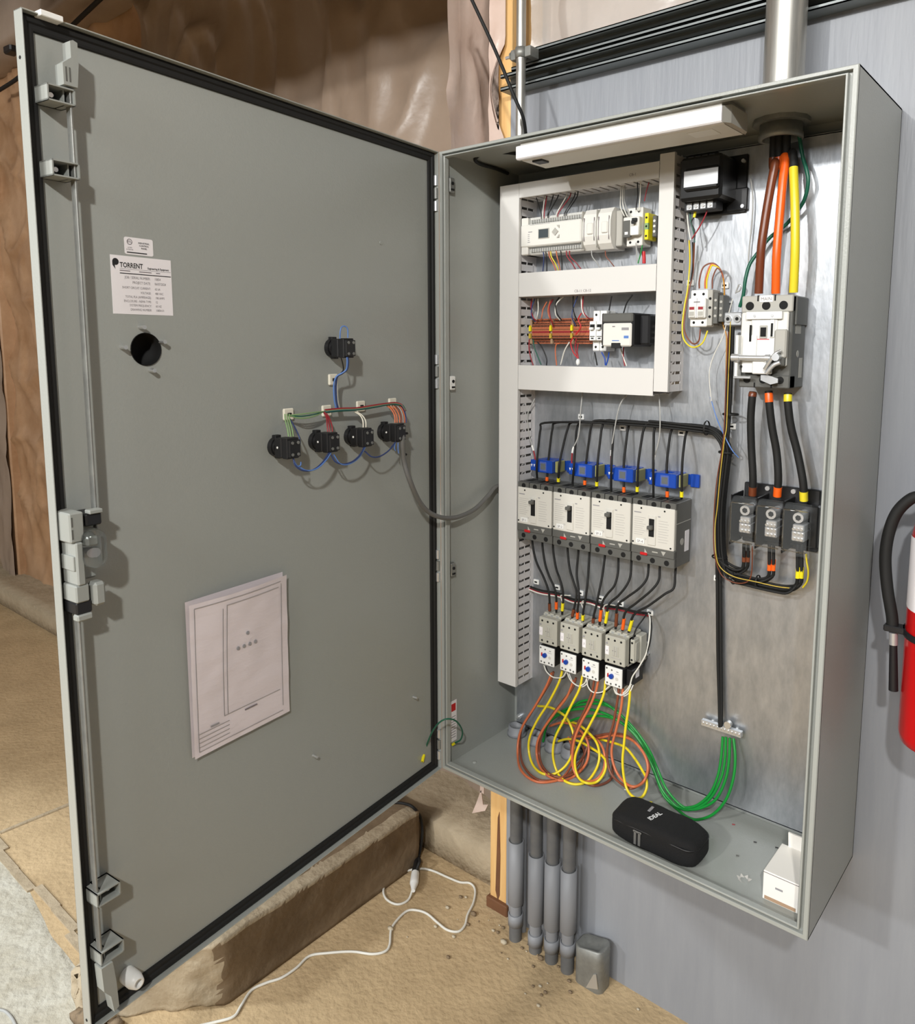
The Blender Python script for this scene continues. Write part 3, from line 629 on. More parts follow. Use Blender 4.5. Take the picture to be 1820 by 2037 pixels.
# ------------------------------------------------------------------ slotted wiring ducts
DD = .078
def duct_v(name_label, x0, x1, z0, z1, writing=None):
    o = thing('wiring_duct', name_label, 'wiring duct', ((x0 + x1) / 2, YP, z0)); w_ = (x1 - x0) / 2; L = z1 - z0; b = MB()
    b.box(-w_ + .002, w_ - .002, -.002, 0, 0, L, 'duct_side')
    for s_ in (-1, 1):
        xa, xb = s_ * (w_ - .0035), s_ * (w_ - .0018)
        b.box(xa, xb, -.014, 0, 0, L, 'duct_side'); b.box(xa, xb, -DD + .004, -DD + .014, 0, L, 'duct_side'); n = int(L / .0222)
        for i in range(n + 1):
            za = i * .0222; b.box(xa, xb, -DD + .013, -.013, za, min(za + .0158, L), 'duct_side')
            if za + .0158 < L: b.box(xa, xb, -.040, -.0385, za + .0158, min(za + .0222, L), 'duct_side')
    b.build('base', o); c = MB()
    c.box(-w_, w_, -DD, -DD + .0018, 0, L, 'duct_plastic', .0006)
    for s_ in (-1, 1): c.box(s_ * w_, s_ * (w_ - .0018), -DD + .001, -DD + .009, 0, L, 'duct_plastic')
    c.build('cover', o); return o
def duct_h(name_label, x0, x1, z0, z1, txt=None):
    o = thing('wiring_duct', name_label, 'wiring duct', ((x0 + x1) / 2, YP, z0)); w_ = (x1 - x0) / 2; hz = z1 - z0; b = MB()
    b.box(-w_, w_, -.002, 0, .002, hz - .002, 'duct_side')
    for za, zb_ in ((.0018, .0034), (hz - .0034, hz - .0018)):
        b.box(-w_, w_, -.014, 0, za, zb_, 'duct_side'); n = int(2 * w_ / .0222)
        for i in range(n + 1): xa = -w_ + i * .0222; b.box(xa, min(xa + .0158, w_), -DD + .003, -.013, za, zb_, 'duct_side')
    b.build('base', o); c = MB()
    c.box(-w_, w_, -DD, -DD + .0018, 0, hz, 'duct_plastic', .0006); c.box(-w_, w_, -DD + .001, -DD + .007, 0, .0018, 'duct_plastic'); c.box(-w_, w_, -DD + .001, -DD + .007, hz - .0018, hz, 'duct_plastic')
    if txt: c.text(txt[0], txt[1], (txt[2], -DD - .0003, txt[3]), 'ink_grey', 'CENTER')
    c.build('cover', o); return o
duct_v('tall vertical white wiring duct along the left edge of the panel', .030, .090, .176, 1.472)
duct_v('narrow vertical white wiring duct right of the controller', .469, .5035, .978, 1.486)
duct_h('top horizontal white wiring duct above the controller', .0905, .468, 1.437, 1.472, ('CB-1', .0085, .125, .012))
duct_h('middle horizontal white wiring duct between controller and terminal blocks', .091, .468, 1.198, 1.256, ('CB-11 CB-12', .0085, .0, .005))
duct_h('lower horizontal white wiring duct above the black feeder wires', .091, .468, .968, 1.029)
# ------------------------------------------------------------------ rails
def rail(label, x0, x1, z):
    o = thing('mounting_rail', label, 'rail', ((x0 + x1) / 2, YP, z)); a = (x1 - x0) / 2
    MB().prism([(-.0175, -.0075), (-.0125, -.0075), (-.0125, -.001), (.0125, -.001), (.0125, -.0075), (.0175, -.0075), (.0175, -.006), (.0137, -.006), (.0137, 0), (-.0137, 0), (-.0137, -.006), (-.0175, -.006)], -a, a, 'zinc', 'x').move(Matrix(((1, 0, 0, 0), (0, 0, 1, 0), (0, 1, 0, 0), (0, 0, 0, 1)))).build('rail', o)
rail('steel mounting rail behind the controller', .095, .464, 1.345); rail('steel mounting rail behind the orange terminal blocks', .095, .464, 1.113)
rail('short steel mounting rail behind the fuse holder', .535, .612, 1.158); rail('steel mounting rail behind the four motor contactors', .16, .44, .352)
# ------------------------------------------------------------------ controller row
Y0 = YP - .0075
plc = thing('logic_controller', 'pale grey logic controller with a small screen in the top row', 'controller', (.181, Y0, 1.300))
k = MB().box(-.0885, .0885, -.052, 0, 0, .090, 'device_pale', .003).box(-.0885, .0885, -.067, -.05, .018, .072, 'device_pale', .003).box(-.0885, -.068, -.064, 0, .0, .089, 'device_pale', .002)
k.box(-.0845, -.079, -.0645, -.0640, .030, .052, 'hole').bar(5, .004, (-.064, -.0672, .052), 'ink_faint').bar(4, .0032, (-.066, -.0672, .028), 'ink_faint')
for i in range(4): k.box(-.0655, -.060, -.0672, -.0668, .033 + i * .0045, .0345 + i * .0045, 'ink_faint')
k.box(-.060, .0, -.0672, -.0668, .0695, .0700, 'ink_faint'); k.build('body', plc)
MB().box(-.034, -.001, -.0685, -.066, .0345, .0585, 'device_mid', .001).box(-.0315, -.0035, -.0688, -.0683, .0365, .0565, 'screen').build('screen', plc, label='small dark display screen')
kp = MB(); kp.prism([(.0075, .048), (.0165, .039), (.0255, .048), (.0165, .057)], -.0695, -.066, 'device_mid').prism([(.0215, .0625), (.0285, .0625), (.0285, .0555)], -.0695, -.066, 'device_mid').prism([(.0285, .0405), (.0285, .0335), (.0215, .0335)], -.0695, -.066, 'device_mid'); kp.build('keypad', plc)
for z0_, nm in ((.0725, 'top'), (.003, 'bottom')):
    q = MB()
    for i in range(22): q.box(-.063 + i * .0068, -.063 + i * .0068 + .0042, -.058, -.05, z0_ + .003, z0_ + .011, 'device_mid').cyl((-.061 + i * .0068, -.0585, z0_ + .007), (-.061 + i * .0068, -.0578, z0_ + .007), .0015, 'zinc', 6)
    q.build('terminal_row', plc)
    MB().box(-.066, .0875, -.0635, -.052, z0_ - .001, z0_ + .0155, 'clear_smoke', .002).build('terminal_cover', plc, label='see through terminal cover')
def module(x, label):
    o = thing('expansion_module', label, 'controller module', (x, Y0, 1.299)); k = MB()
    k.prism([(0, -.0), (0, -.050), (.012, -.062), (.030, -.068), (.062, -.068), (.080, -.062), (.092, -.050), (.092, 0)], -.0185, .0185, 'device_pale', 'x').move(Matrix(((1, 0, 0, 0), (0, 0, 1, 0), (0, 1, 0, 0), (0, 0, 0, 1))))
    k.box(-.0187, -.0170, -.069, 0, .004, .088, 'device_mid').build('body', o)
    MB().box(-.004, .012, -.0715, -.066, .034, .060, 'device_pale', .002).build('door_tab', o)
    MB().box(-.0135, -.0122, -.0690, -.0670, .020, .072, 'ink_grey').build('seam', o); MB().box(.0140, .0150, -.0690, -.0670, .020, .072, 'ink_grey').build('seam', o)
module(.2915, 'pale expansion module directly right of the logic controller'); module(.3305, 'pale expansion module second to the right of the logic controller')
o = thing('module_end_cap', 'thin grey end cap closing the row of controller modules', 'end cap', (.358, Y0, 1.304)); MB().box(-.008, .008, -.046, 0, 0, .080, 'device_mid', .002).build('body', o)
def minibreaker(name, label, x, z, w_, h, d, m='device_pale', dark=True):
    o = thing(name, label, 'circuit breaker', (x, Y0, z)); a = w_ / 2; k = MB()
    k.box(-a, a, -d * .72, 0, 0, h, m, .0015).box(-a, a, -d, -d * .7, h * .26, h * .74, m, .0015)
    for s_ in ((-.5, .5) if w_ > .02 else (0,)):
        for zz in (.10, .90): k.cyl((s_ * a, -d * .72 - .0006, h * zz), (s_ * a, -d * .72 + .001, h * zz), .0030, 'hole', 10)
    k.build('body', o); return o, a
o, a = minibreaker('circuit_breaker', 'small single breaker under the printed mark CB-1', .396, 1.302, .040, .084, .058)
MB().box(.004, .016, -.064, -.056, .050, .058, 'black_plastic', .001).box(.006, .014, -.070, -.060, .045, .052, 'black_plastic', .001).build('toggle', o)
MB().box(-.019, -.002, -.0590, -.050, .018, .055, 'device_dark', .001).box(-.015, -.007, -.0594, -.0588, .024, .030, 'white_plastic').build('label_plate', o); MB().box(.001, .019, -.0592, -.0575, .022, .040, 'white_plastic').build('marker', o)
o = thing('ground_terminal', 'yellow and green ground terminal block beside the small breaker', 'terminal block', (.4245, Y0, 1.314)); k = MB().box(-.0045, .0045, -.040, 0, 0, .058, 'yellow', .001).box(-.0046, .0046, -.0404, -.034, .022, .036, 'pale_green')
for z in (.008, .048, .029): k.cyl((0, -.0408, z), (0, -.0398, z), .0025, 'hole', 8)
k.build('body', o)
def endclamp(label, x, z, h=.046): 
    o = thing('end_clamp', label, 'end clamp', (x, Y0, z)); k = MB().box(-.005, .005, -.032, 0, 0, h, 'device_dark', .0015)
    for i in range(3): k.cyl((0, -.0325, h * (.25 + i * .25)), (0, -.0315, h * (.25 + i * .25)), .003, 'device_pale', 8)
    k.build('body', o)
endclamp('dark grey end clamp at the right end of the controller rail', .440, 1.320); endclamp('dark grey end clamp at the right end of the power supply', .4535, 1.083, .052)
# ------------------------------------------------------------------ terminal row
proto = None
def tblock(x, label, group):
    global proto
    if proto is None:
        proto = thing('terminal_block', label, 'terminal block', (x, Y0, 1.0825), 0, group)
        k = MB().box(-.00185, .00185, -.030, 0, 0, .062, 'term_orange', .0004).box(-.00185, .00185, -.0385, -.029, .012, .050, 'term_orange', .0004)
        for z in (.005, .018, .044, .057): k.box(-.0012, .0012, -.0392 if .012 < z < .05 else -.0305, -.029, z - .002, z + .002, 'hole')
        for z in (.0128, .0492): k.box(-.0014, .0014, -.0391, -.034, z - .0012, z + .0012, 'hole')
        k.box(-.0019, .0019, -.0390, -.038, .027, .031, 'red_wire').box(-.0019, .0019, -.0388, -.038, .0345, .0360, 'wood_dark'); k.build('body', proto); return
    c = copy_tree(proto); c.location.x = x; c['label'] = label; c['group'] = group
runs = [(.112, 13, 'orange terminal block in the left run before the first yellow divider'), (.1742, 13, 'orange terminal block in the middle run between the yellow dividers'), (.2362, 12, 'orange terminal block in the right run beside the twin breakers')]
for i, (x, n_, lab) in enumerate(runs):
    for q in range(n_): tblock(x + q * .0041, lab, ('left', 'middle', 'right')[i] + ' run of orange terminal blocks')
for i, x in enumerate((.1045, .1677, .2298)):
    o = thing('terminal_divider', ('yellow end marker at the left end of the orange terminal blocks', 'yellow marker between the left and middle orange terminal runs', 'yellow marker between the middle and right orange terminal runs')[i], 'terminal marker', (x, Y0, 1.082))
    MB().box(-.0035, .0035, -.036, 0, 0, .060, 'carton_brown', .001).build('body', o); MB().prism([(-.003, .014), (.003, .014), (.003, .026), (-.003, .026)], -.041, -.034, 'old_yellow').prism([(-.003, .032), (.003, .032), (.003, .042), (0, .047), (-.003, .042)], -.041, -.034, 'yellow').build('marker', o)
for i, (x, mk) in enumerate(((.3005, 'CB-11'), (.3195, 'CB-12'))):
    o, a = minibreaker('circuit_breaker', ('small white breaker right of the orange terminal blocks', 'small white breaker left of the grey power supply')[i], x, 1.066, .0178, .094, .058, 'white_plastic')
    MB().box(-.006, .006, -.0595, -.0575, .050, .062, 'hole').box(-.005, .005, -.066, -.056, .049, .055, 'white_plastic', .001).build('toggle', o)
    MB().box(-.006, .006, -.0585, -.0575, .033, .035, 'device_dark').box(-.0035, .0035, -.0586, -.0575, .028, .031, 'ink').build('print', o)
ps_ = thing('power_supply', 'grey and black power supply right of the twin breakers', 'power supply', (.388, Y0, 1.073))
k = MB().box(-.0435, .040, -.092, 0, .004, .078, 'black_plastic', .004).box(.036, .062, -.060, 0, .008, .076, 'black_plastic', .004); k.build('body', ps_)
f_ = MB().box(-.0375, .036, -.0955, -.088, .004, .056, 'device_pale', .003).bar(3, .004, (-.012, -.0958, .047), 'ink_grey').box(.012, .030, -.0958, -.0952, .040, .046, 'ink_faint').box(.018, .030, -.0958, -.0952, .022, .028, 'blue_wire').box(-.012, .006, -.0958, -.0952, .016, .018, 'blue_wire'); f_.build('front_cover', ps_, label='pale grey front cover')
MB().box(-.040, .038, -.0945, -.086, .058, .078, 'device_dark', .003).box(-.014, .010, -.0965, -.088, .0, .012, 'black_plastic', .001).build('terminal_block', ps_)
# ------------------------------------------------------------------ transformer and fuse holder
tr = thing('control_transformer', 'black transformer with a silver label at the top of the panel', 'transformer', (.562, YP, 1.358))
MB().box(-.045, .072, -.006, 0, .0, .118, 'black_gloss', .002).box(.030, .076, -.010, 0, .004, .050, 'black_gloss', .002).build('foot', tr)
MB().box(-.044, .050, -.085, -.004, .022, .110, 'black_gloss', .006).box(-.030, .046, -.092, -.08, .040, .086, 'black_gloss', .004).build('core', tr)
MB().box(-.029, .045, -.0926, -.0915, .048, .080, 'zinc').build('label_plate', tr)
for z, y in ((.014, -.056), (.108, -.056)):
    q = MB().box(-.042, .030, y - .004, y + .03, z - .010, z + .010, 'black_plastic', .001); q.build('terminal_strip', tr)
    for i in range(4):
        MB().box(-.036 + i * .0155, -.024 + i * .0155, y - .0055, y - .003, z - .007, z + .007, 'zinc', .0005).cyl((-.030 + i * .0155, y - .0075, z), (-.030 + i * .0155, y - .005, z), .0042, 'steel', 8).build('terminal_screw', tr)
for p in ((.066, .012), (.064, .104)): MB().cyl((p[0], -.013, p[1]), (p[0], -.006, p[1]), .004, 'zinc', 8).build('mounting_screw', tr)
fh = thing('fuse_holder', 'white two pole fuse holder with red windows left of the main breaker', 'fuse holder', (.5555, Y0, 1.120))
MB().box(-.0195, .0195, -.040, 0, 0, .078, 'white_plastic', .002).box(-.0195, .0195, -.050, -.038, .018, .060, 'white_plastic', .002).box(-.0003, .0003, -.0503, -.0498, .018, .060, 'ink_grey').build('body', fh)
for s_ in (-1, 1):
    MB().box(s_ * .010 - .007, s_ * .010 + .007, -.0525, -.049, .020, .044, 'device_pale', .001).box(s_ * .010 - .0055, s_ * .010 + .0055, -.0530, -.0524, .036, .042, 'red_wire').box(s_ * .010 - .0055, s_ * .010 + .0055, -.0530, -.0524, .023, .032, 'device_mid').build('fuse_drawer', fh)
    for z in (.009, .069): MB().cyl((s_ * .010, -.0405, z), (s_ * .010, -.0395, z), .003, 'hole', 8).build('terminal_hole', fh)
q = MB().bar(4, .006, (0, -.0503, .050), 'ink_faint', 'CENTER'); q.build('print', fh)
for i in range(3):
    o = thing('terminal_block', ('grey terminal block touching the fuse holder', 'grey terminal block second from the fuse holder', 'dark grey clamp ending the row by the fuse holder')[i], 'terminal block', (.581 + i * .0105, Y0, 1.122 + .004 * i))
    h = .076 - i * .010; k = MB().box(-.005, .005, -.040 + i * .004, 0, 0, h, 'device_mid' if i < 1 else 'device_dark', .001)
    for z in (.25, .5, .75): k.cyl((0, -.0408 + i * .004, h * z), (0, -.0398 + i * .004, h * z), .003, 'hole' if i == 0 else 'device_mid', 8)
    k.build('body', o)
# ------------------------------------------------------------------ main breaker
mb_ = thing('main_breaker', 'large white main breaker with a rotary handle mechanism and the printed word MAIN', 'main breaker', (.7145, YP, .996))
k = MB().box(-.050, .052, -.080, 0, 0, .182, 'device_dark', .002).box(-.050, .052, -.084, -.05, .150, .183, 'device_mid', .002).box(-.050, .052, -.083, -.05, .0, .026, 'device_dark', .002)
for x in (-.033, .0, .034):
    k.cyl((x, -.0846, .163), (x, -.083, .163), .0085, 'hole', 16).cyl((x, -.0836, .016), (x, -.082, .016), .0075, 'hole', 16)
for x in (-.017, .017): k.box(x - .0015, x + .0015, -.0845, -.05, .172, .1835, 'hole').box(x - .0015, x + .0015, -.0836, -.05, 0, .010, 'hole')
k.build('body', mb_)
MB().box(-.048, .046, -.088, -.08, .044, .150, 'device_pale', .002).box(-.026, .026, -.092, -.084, .048, .136, 'white_plastic', .002).build('face_plate', mb_)
MB().box(-.013, .013, -.0852, -.0838, .170, .183, 'white_plastic').text('MAIN', .0088, (0, -.0855, .1732), 'ink_grey', 'CENTER').build('name_tag', mb_)
k = MB().box(-.0080, .0080, -.0935, -.0915, .098, .124, 'device_mid', .001).box(-.0055, .0055, -.0945, -.0930, .102, .120, 'hole').box(-.018, .012, -.0925, -.0918, .096, .0975, 'red'); k.build('toggle_window', mb_)
k = MB().box(-.036, .036, -.096, -.090, .136, .151, 'white_plastic', .001); k.cyl((-.018, -.0975, .143), (-.018, -.096, .143), .003, 'zinc', 8).cyl((.017, -.0975, .143), (.017, -.096, .143), .003, 'zinc', 8)
k.box(-.040, -.012, -.096, -.086, .030, .105, 'white_plastic', .001).box(.013, .022, -.0955, -.088, .100, .135, 'white_plastic', .001).box(-.027, -.0225, -.0965, -.0955, .092, .125, 'hole').box(.0155, .0195, -.0965, -.0955, .102, .128, 'hole').build('mechanism_frame', mb_)
MB().box(-.052, -.046, -.104, -.082, .020, .105, 'white_plastic', .001).box(-.054, -.018, -.104, -.098, .018, .023, 'zinc', .001).cyl((-.041, -.0968, .042), (-.041, -.0955, .042), .003, 'hole', 8).build('mechanism_bracket', mb_)
MB().box(.024, .048, -.100, -.088, .060, .116, 'device_mid', .003).box(.020, .046, -.1005, -.09, .044, .062, 'device_dark', .002).build('slide_block', mb_)
MB().cyl((-.052, -.108, .060), (.026, -.108, .060), .0055, 'zinc', 12).cyl((-.056, -.108, .060), (-.040, -.108, .060), .008, 'zinc', 12).cyl((.012, -.108, .060), (.020, -.108, .060), .0075, 'zinc', 12).build('crank_rod', mb_)
MB().box(-.016, .022, -.104, -.094, .028, .060, 'white_plastic', .002).prism([(.002, .016), (.022, .008), (.036, .012), (.036, .020), (.018, .026), (.002, .026)], -.102, -.098, 'zinc').build('crank_plate', mb_)
k = MB().tube([(.016, -.112, .030), (.030, -.113, .046), (.042, -.112, .052)], .0045, 'zinc').tube([(.012, -.110, .038), (.030, -.112, .066), (.040, -.106, .074)], .004, 'steel').cyl((.034, -.116, .062), (.034, -.100, .062), .0075, 'zinc', 10); k.build('crank_lever', mb_)
k = MB().box(.0521, .0526, -.062, -.03, .108, .125, 'device_mid').box(.0521, .0527, -.030, -.012, .020, .060, 'device_mid'); k.cyl((.052, -.042, .068), (.0527, -.042, .068), .007, 'device_mid', 14).build('rating_label', mb_)
MB().box(.052, .056, -.070, -.004, .125, .180, 'device_dark', .001).build('side_block', mb_)
lg_ = thing('neutral_lug', 'metal twin lug block left of the main breaker', 'lug', (.625, YP, 1.122)); MB().box(-.020, .020, -.030, 0, 0, .028, 'zinc', .002).build('block', lg_)
for s_ in (-1, 1): MB().cyl((s_ * .010, -.0325, .014), (s_ * .010, -.029, .014), .008, 'steel', 14).cyl((s_ * .010, -.0330, .014), (s_ * .010, -.0324, .014), .004, 'hole', 6).build('lug_screw', lg_)
# ------------------------------------------------------------------ four feeder breakers
def feeder(i):
    x = .0975 + i * .1104 + .052
    o = thing('feeder_breaker', f'grey three pole breaker marked SP-{i + 1}, {ORD[i]} of the four', 'circuit breaker', (x, YP, .585)); w_ = .0535
    k = MB().box(-w_, w_, -.074, 0, .0, .148, 'device_dark', .0015)
    k.box(-w_, w_, -.081, -.070, .137 - .004, .148, 'device_dark', .001).box(-w_, w_, -.083, -.070, .022, .040, 'device_dark', .001).box(-w_, w_, -.080, -.07, .0, .022, 'device_dark', .001)
    for xx in (-.035, 0, .035):
        k.cyl((xx, -.0816, .1395), (xx, -.0800, .1395), .0062, 'hole', 14).cyl((xx, -.0806, .010), (xx, -.079, .010), .0062, 'hole', 14)
        k.box(xx - .008, xx + .008, -.060, -.030, .1475, .1488, 'hole')
    for xx in (-.0175, .0175): k.box(xx - .001, xx + .001, -.0812, -.02, .134, .1485, 'hole')
    k.build('body', o)
    k = MB().box(-w_ + .001, w_ - .001, -.083, -.072, .040, .135, 'device_grey', .0015)
    for p in ((-.030, .128), (.028, .128), (-.049, .048), (.045, .046)): k.cyl((p[0], -.0836, p[1]), (p[0], -.0828, p[1]), .0022, 'hole', 8)
    k.bar(6, .0050, (-.048, -.0833, .116), 'ink_faint').bar(2, .005, (.012, -.0833, .112), 'ink_faint')
    for r_ in range(9): k.box(-.047, -.026 + .004 * (r_ % 3), -.0833, -.0828, .066 + r_ * .005, .0668 + r_ * .005, 'ink_pale'); k.box(.014, .036 + .003 * (r_ % 2), -.0833, -.0828, .056 + r_ * .006, .0568 + r_ * .006, 'ink_pale')
    k.text('CE', .0055, (-.022, -.0833, .056), 'ink_faint'); k.build('cover', o)
    MB().box(-.011, .008, -.0855, -.082, .046, .114, 'device_grey', .001).box(-.0085, .0045, -.0862, -.0853, .066, .107, 'hole').build('toggle_bezel', o)
    zt_ = .088 if i == 3 else .1015
    tg = MB().box(-.0065, .0025, -.094, -.084, zt_ - .006, zt_ + .005, 'device_dark', .0015).box(-.0080, .004, -.0990, -.092, zt_ - .0035, zt_ + .0045, 'device_dark', .0015); tg.build('toggle', o)
    MB().box(-.041, -.020, -.0845, -.0828, .046, .057, 'white_plastic').text(f'SP-{i + 1}', .0082, (-.0305, -.0848, .0482), 'ink_grey', 'CENTER').build('name_tag', o)
    MB().box(-.030, -.012, -.0848, -.082, .020, .0265, 'red', .001).build('trip_button', o)
    k = MB().prism([(.022, .036), (.034, .036), (.028, .026)], -.0836, -.0828, 'device_mid').box(.0, .014, -.0836, -.0828, .030, .0325, 'device_mid').prism([(-.019, .026), (-.012, .026), (-.019, .036)], -.0836, -.0828, 'device_mid'); k.build('trip_print', o)
    if i == 3:
        k = MB().box(w_, w_ + .0008, -.030, -.010, .030, .078, 'sticker'); k.cyl((w_, -.045, .056), (w_ + .0008, -.045, .056), .008, 'device_mid', 14).box(w_, w_ + .0006, -.078, -.002, .100, .1015, 'device_mid').build('side_label', o)
for i in range(4): feeder(i)
# current sensors: blue blocks straddling the middle wire
CTX = [at(1082, 928, YP - .05), at(1160, 936, YP - .05), at(1240, 945, YP - .05), at(1324, 956, YP - .05)]
for i, p in enumerate(CTX):
    o = thing('current_sensor', f'bright blue current sensor above breaker SP-{i + 1}', 'current sensor', (p.x, YP, p.z - .016))
    k = MB(); k.box(-.026, .026, -.052, -.036, .0, .032, 'blue', .0015).box(-.026, .026, -.018, 0, .0, .032, 'blue', .0015).box(-.026, -.008, -.037, -.017, 0, .032, 'blue').box(.008, .026, -.037, -.017, 0, .032, 'blue'); k.build('body', o)
    MB().box(-.012, .009, -.0535, -.051, .004, .028, 'clear_smoke', .001).box(-.009, .006, -.0525, -.0515, .008, .024, 'screen').build('window', o, label='clear window')
    MB().box(.026, .060, -.0022, 0, .004, .028, 'blue').box(.040, .061, -.007, -.002, .0, .030, 'blue', .001).build('mounting_tab', o); MB().box(.0268, .0345, -.040, -.006, .002, .030, 'khaki', .001).build('spacer', o, label='khaki side plate')
    k = MB().box(-.043, -.026, -.050, -.020, .002, .030, 'blue', .0015); k.build('terminal_housing', o)
    for q in (-.038, -.030): MB().prism([(q - .0025, .019), (q + .0025, .019), (q, .012)], -.0508, -.0495, 'white_plastic').build('terminal_mark', o)
    MB().prism([(.045, .018), (.050, .020), (.047, .011)], -.0068, -.0058, 'white_plastic').build('tab_mark', o)
# ------------------------------------------------------------------ contactors and overload relays
def contactor(i):
    x = .1975 + i * .0648
    o = thing('motor_contactor', f'grey motor contactor, {ORD[i]} of the four', 'contactor', (x, Y0, .324)); a = .0275
    k = MB().box(-a, a, -.078, 0, 0, .069, 'contactor_grey', .002).box(-a, a, -.060, 0, -.004, .073, 'contactor_grey', .002)
    for q in (-.017, 0, .017):
        for z in (.0085, .0605): k.cyl((q, -.0786, z), (q, -.0776, z), .0028, 'hole', 8)
        k.box(q - .006, q + .006, -.060, -.02, .073, .077, 'contactor_grey')
        k.box(q - .003, q + .003, -.0610, -.045, .0695, .0735, 'zinc')
    k.build('body', o)
    MB().box(-.005, .011, -.0795, -.077, .022, .048, 'contactor_grey', .001).box(-.002, .001, -.0805, -.079, .024, .046, 'device_mid').box(.005, .008, -.0805, -.079, .024, .046, 'device_mid').box(-.0055, .0055, -.0800, -.079, .0345, .0355, 'ink_grey').build('auxiliary_socket', o)
    MB().box(-.0255, -.0155, -.0788, -.0775, .022, .043, 'sticker').text(f'{i + 1}', .008, (-.0205, -.0791, .029), 'ink_faint', 'CENTER').build('label', o)
    k = MB().lathe([(0, 0), (.0028, 0)], (-.0215, -.0787, .050), 'ink_faint', 'y', 12).box(-.010, .016, -.0787, -.078, .0165, .018, 'ink_pale'); k.build('print', o)
    if i == 3:
        k = MB().box(a, a + .012, -.055, -.002, .006, .064, 'contactor_grey', .002).box(a, a + .016, -.030, 0, .0, .068, 'contactor_grey', .002)
        for z in (.014, .056): k.cyl((a + .006, -.0556, z), (a + .006, -.0546, z), .0028, 'hole', 8)
        k.build('auxiliary_block', o); MB().box(a + .008, a + .014, -.050, -.034, .012, .056, 'contactor_grey', .001).build('terminal_strip', o)
def overload(i):
    x = .1975 + i * .0648
    o = thing('overload_relay', f'overload relay with a blue dial under the {ORD[i]} motor contactor', 'overload relay', (x, Y0, .271)); a = .0232
    MB().box(-a, a, -.078, -.004, 0, .049, 'black_plastic', .002).build('body', o)
    k = MB().box(-a, a, -.082, -.077, .0, .048, 'white_plastic', .0015)
    for p in ((-.016, .007), (-.006, .006), (.008, .008), (.017, .006), (-.018, .043)): k.cyl((p[0], -.0826, p[1]), (p[0], -.0816, p[1]), .0024, 'device_dark', 8)
    k.bar(2, .005, (.008, -.0824, .038), 'ink_faint').box(.004, .016, -.0824, -.0818, .034, .035, 'ink_pale').cyl((.010, -.0826, .022), (.010, -.0816, .022), .0042, 'device_grey', 12); k.build('front', o)
    MB().cyl((-.004, -.0875, .026), (-.004, -.0815, .026), .0058, 'blue', 16).build('dial', o); MB().box(-.0155, -.0125, -.085, -.0815, .022, .031, 'red', .0006).build('reset_button', o)
    MB().cyl((-.004, -.0830, .041), (-.004, -.0815, .041), .002, 'device_dark', 8).build('trip_mark', o)
    if i == 3: MB().box(a, a + .016, -.062, -.006, .004, .044, 'black_plastic', .002).build('side_module', o); MB().box(a + .0162, a + .0168, -.045, -.028, .02, .038, 'sticker').build('side_label', o)
for i in range(4): contactor(i); overload(i)
# ------------------------------------------------------------------ distribution block with clear covers
db = thing('distribution_block', 'black three pole distribution block with clear covers', 'distribution block', (.737, YP, .658))
MB().box(-.078, .080, -.012, 0, 0, .130, 'black_plastic', .002).box(-.082, .084, -.030, -.01, .012, .100, 'black_gloss', .003).build('base', db)
for q in (-.027, .027): MB().cyl((q, -.016, .122), (q, -.012, .122), .005, 'zinc', 10).build('mounting_screw', db)
for i, q in enumerate((-.0545, 0, .0545)):
    MB().box(q - .012, q + .014, -.064, -.03, .030, .052, 'zinc', .002).box(q - .009, q + .014, -.068, -.03, .052, .066, 'zinc', .002).build('lug', db)
    for r_ in range(3):
        for c_ in range(3): MB().cyl((q - .006 + c_ * .0075, -.0665 - .003 * (r_ > 1), .035 + r_ * .0105), (q - .006 + c_ * .0075, -.0625, .035 + r_ * .0105), .0034, 'steel', 6).build('lug_screw', db)
    MB().cyl((q + .002, -.070, .080), (q + .002, -.03, .080), .0105, 'zinc', 16).cyl((q + .002, -.0704, .080), (q + .002, -.0698, .080), .006, 'hole', 6).build('line_lug', db)
    MB().box(q - .0262, q - .0236, -.078, -.012, .004, .112, 'black_gloss', .001).build('barrier', db)
    k = MB(); x0, x1 = q - .0245, q + .0245
    k.prism([(-.082, .016), (-.082, .098), (-.070, .108), (-.060, .108), (-.060, .106), (-.069, .106), (-.080, .097), (-.080, .017), (-.072, .004), (-.060, .004), (-.060, .002), (-.073, .002)], x0, x1, 'clear_cover', 'x'); k.build('clear_cover', db, label='clear plastic cover')
    MB().box(x0, x1, -.0835, -.0805, .0955, .0985, 'clear', .001).box(x0, x1, -.0835, -.0805, .012, .015, 'clear', .001).box(x0, x0 + .002, -.0835, -.0805, .015, .096, 'clear', .0005).build('cover_edge', db)
MB().box(.082, .085, -.080, -.012, .004, .112, 'clear_cover').build('side_cover', db)
# ground bar
a = at(1394, 1440, YP - .02); b = at(1474, 1462, YP - .02)
gb = thing('ground_bar', 'small metal ground bar with screws low on the panel', 'ground bar', ((a.x + b.x) / 2, YP, (a.z + b.z) / 2 - .006)); hw = (b.x - a.x) / 2
MB().box(-hw, hw, -.020, -.008, 0, .014, 'zinc', .001).build('bar', gb)
for q in (-.6, .62): MB().cyl((q * hw, -.008, .007), (q * hw, 0, .007), .005, 'steel', 8).build('standoff', gb)
for i in range(11): MB().cyl((-hw + .005 + i * (2 * hw - .010) / 10, -.0225, .0075), (-hw + .005 + i * (2 * hw - .010) / 10, -.0195, .0075), .0028, 'steel', 8).build('bar_screw', gb)
MB().cyl((.016, -.0225, .022), (.016, -.012, .022), .008, 'steel', 16).build('lug_screw', gb)
